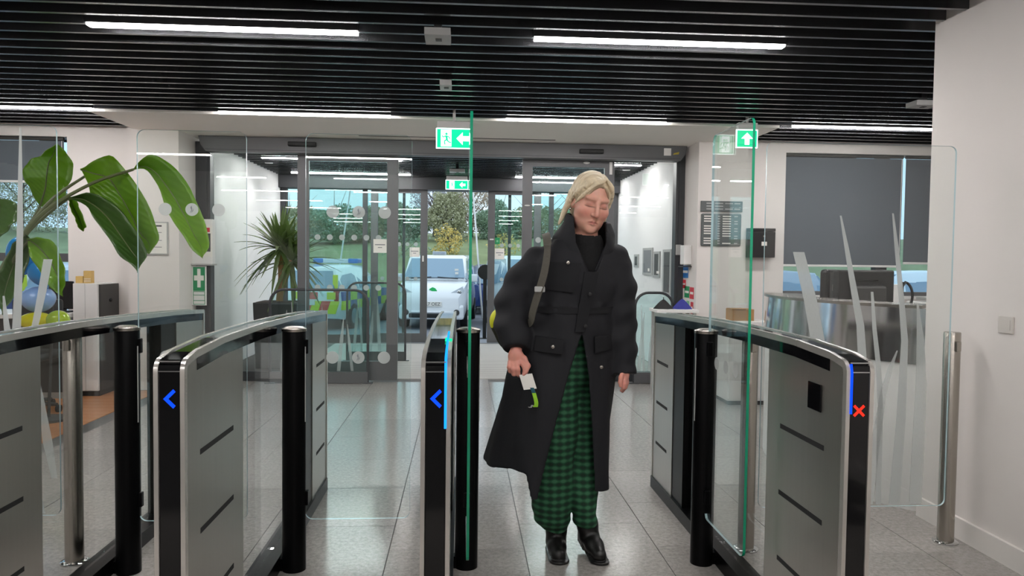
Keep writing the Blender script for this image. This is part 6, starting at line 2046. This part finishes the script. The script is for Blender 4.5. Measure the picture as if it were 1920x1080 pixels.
b2.chain([(0.552, 3.12, 0.115), (0.566, 3.05, 0.100), (0.578, 2.995, 0.082)], [0.038, 0.036, 0.029], 0.02)
X, Y, Z = np.meshgrid(b2.ax, b2.ay, b2.az, indexing='ij', sparse=True)
tilt = 0.050 + 0.32 * np.clip(Y - 2.985, 0, 1)
xm = 0.552 - 0.2 * (Y - 3.12)
b2.F = np.maximum(b2.F, tilt + 0.010 - Z).astype(np.float32)
sole = np.maximum(np.maximum(np.abs(Z - tilt - 0.006) - 0.006, np.sqrt(((X - xm) / 0.040) ** 2 + (np.maximum(np.abs(Y - 3.06) - 0.065, 0) / 0.040) ** 2) * 0.040 - 0.040), Y - 3.17)
heel = np.maximum(np.maximum(np.abs(X - xm) - 0.031, np.abs(Y - 3.135) - 0.033), np.maximum(Z - tilt - 0.03, tilt - 0.028 - Z))
b2.F = np.maximum(np.minimum(b2.F, np.minimum(sole, heel)), 0.0505 - Z).astype(np.float32)
b2.mesh('boot', M['boot'], wm, xf, 1)

# shoulder bag: strap over her right shoulder, bag behind the hip
M['strap'] = mat('strap_webbing', rgb(78, 74, 66), 0.85, var=0.15, scale=90)
M['hi_vis'] = mat('hi_vis_cloth', rgb(206, 208, 36), 0.6, var=0.08, scale=30)
M['olive'] = mat('olive_cloth', rgb(52, 54, 40), 0.85, var=0.15, scale=30)
sbg = empty('shoulder_bag', (WO[0] - 0.27, WO[1] + 0.10, 0.62), label='yellow and dark olive shoulder bag behind her right elbow, on a grey webbing strap', cat='bag')
def to_w(p):
    q = xp(p)
    return (q[0] + WO[0], q[1] + WO[1], q[2])
sp_pts = [(0.355, 3.19, 1.408), (0.352, 3.10, 1.395), (0.350, 3.035, 1.335), (0.335, 2.998, 1.25), (0.312, 2.985, 1.17), (0.290, 2.995, 1.09), (0.282, 3.03, 1.04), (0.265, 3.20, 1.03), (0.24, 3.31, 1.06)]
q_ = smooth_rows([[p] * 3 for p in sp_pts], 40)[:, 0, :]
rows = []
for i, p in enumerate(q_):
    d = q_[min(i + 1, 39)] - q_[max(i - 1, 0)]
    d /= np.linalg.norm(d)
    nrm = np.array([p[0] - 0.47, p[1] - 3.17, 0.35 if p[2] > 1.36 else 0.0])
    nrm /= np.linalg.norm(nrm)
    sd = np.cross(d, nrm)
    sd /= np.linalg.norm(sd)
    nrm = np.cross(sd, d)
    w_ = 0.017
    rows.append([to_w(p - sd * w_), to_w(p + sd * w_), to_w(p + sd * w_ + nrm * 0.003), to_w(p - sd * w_ + nrm * 0.003), to_w(p - sd * w_)])
wbuild(MB().grid(rows), 'strap', M['strap'], sbg, fix=True)
bk = to_w(tuple(q_[19]))
wbuild(B(bk[0] - 0.022, bk[0] + 0.022, bk[1] - 0.010, bk[1] + 0.004, bk[2] - 0.012, bk[2] + 0.012, bev=0.004), 'buckle', M['grey_plastic'], sbg)
gf = Field(axis_of((0.02, 0.42, 0.007)), axis_of((3.18, 3.50, 0.007)), axis_of((0.70, 1.12, 0.007)))
gf.ell((0.275, 3.36, 0.975), (0.125, 0.08, 0.11), 0.01)
gf.ell((0.178, 3.34, 1.02), (0.052, 0.05, 0.06), 0.03)
gm_ = gf.mesh('bag_body', M['olive'], sbg, lambda V: np.stack([V[:, 0] * 1.04 - sbg.location[0], V[:, 1] + 0.13 - sbg.location[1], V[:, 2] * 1.04 - 0.052 - sbg.location[2]], 1), 1)
gm_.data.materials.append(M['hi_vis'])
for f in gm_.data.polygons:
    if f.center.z > 0.37 + 0.25 * (f.center.x + 0.05) and f.center.x < 0.06:
        f.material_index = 1

# access card with lanyard in her right hand
idc = empty('id_card', to_w((0.262, 2.970, 0.80)), label='white access card with a lime green lanyard in her right hand', cat='card')
def card_pts():
    c = np.array([0.270, 2.966, 0.806])
    ux = np.array([0.97, 0.05, 0.10])
    uz = np.array([0.30, 0.0, -0.95])
    nn = np.cross(ux, uz)
    nn /= np.linalg.norm(nn)
    P_ = [c - ux * 0.027 - uz * 0.032, c + ux * 0.027 - uz * 0.032, c + ux * 0.027 + uz * 0.032, c - ux * 0.027 + uz * 0.032]
    return [to_w(p) for p in P_] + [to_w(p + nn * 0.0012) for p in P_]
wbuild(MB().add(card_pts(), [(0, 1, 2, 3), (7, 6, 5, 4), (0, 4, 5, 1), (1, 5, 6, 2), (2, 6, 7, 3), (3, 7, 4, 0)]), 'card', M['paper'], idc, fix=True)
M['lime'] = mat('lime_webbing', rgb(150, 206, 44), 0.6, var=0.08, scale=60)
M['teal'] = mat('teal_webbing', rgb(20, 80, 96), 0.6, var=0.08, scale=60)
def ribbon(pts, w_, m, nm):
    q_ = smooth_rows([[p] * 3 for p in pts], 20)[:, 0, :]
    rows = [[to_w(p + np.array([-w_, 0, 0])), to_w(p + np.array([w_, 0, 0])), to_w(p + np.array([w_, 0.002, 0])), to_w(p + np.array([-w_, 0.002, 0])), to_w(p + np.array([-w_, 0, 0]))] for p in q_]
    return wbuild(MB().grid(rows), nm, m, idc, fix=True)
ribbon([(0.286, 2.966, 0.782), (0.291, 2.966, 0.770), (0.294, 2.967, 0.760)], 0.008, M['teal'], 'lanyard_end')
ribbon([(0.294, 2.967, 0.762), (0.300, 2.967, 0.742), (0.305, 2.968, 0.720), (0.303, 2.972, 0.702), (0.296, 2.978, 0.708)], 0.008, M['lime'], 'lanyard')
ribbon([(0.290, 2.975, 0.71), (0.283, 2.976, 0.699), (0.276, 2.976, 0.702)], 0.004, M['grey_plastic'], 'clip')

# ------------------------------------------------------------------ groups of repeated things
GROUPS = {'speed_gate': 'row of speed gates across the entrance', 'bollard': 'steel bollards beside the gates', 'glass_screen': 'fixed glass screens beside the gates',
          'roller_blind': 'roller blinds on the side windows', 'exit_sign': 'green exit signs', 'ceiling_sensor': 'white boxes on the ceiling',
          'paper_notice': 'paper notices on the glass doors', 'wall_sticker': 'stickers on the right pillar side', 'balloon': 'bunch of balloons by the left window',
          'wooden_block': 'wooden blocks on the kiosk', 'door_guard': 'glass door guards', 'police_car': 'parked police cars', 'van': 'parked white vans', 'car': 'parked cars',
          'folded_umbrella': 'umbrellas on the side table', 'monitor': 'computer monitors', 'lamp_post': 'car park lamp posts', 'shrub': 'shrubs on the bank',
          'potted_plant': 'indoor plants', 'ceiling_light': 'linear ceiling lights', 'picture_frame': 'pictures on the lobby wall', 'downlight': 'lobby downlights'}
for o in list(C.objects):
    if o.parent is None and 'category' in o and 'group' not in o:
        base = o.name.split('.')[0]
        if base in GROUPS:
            o['group'] = GROUPS[base]
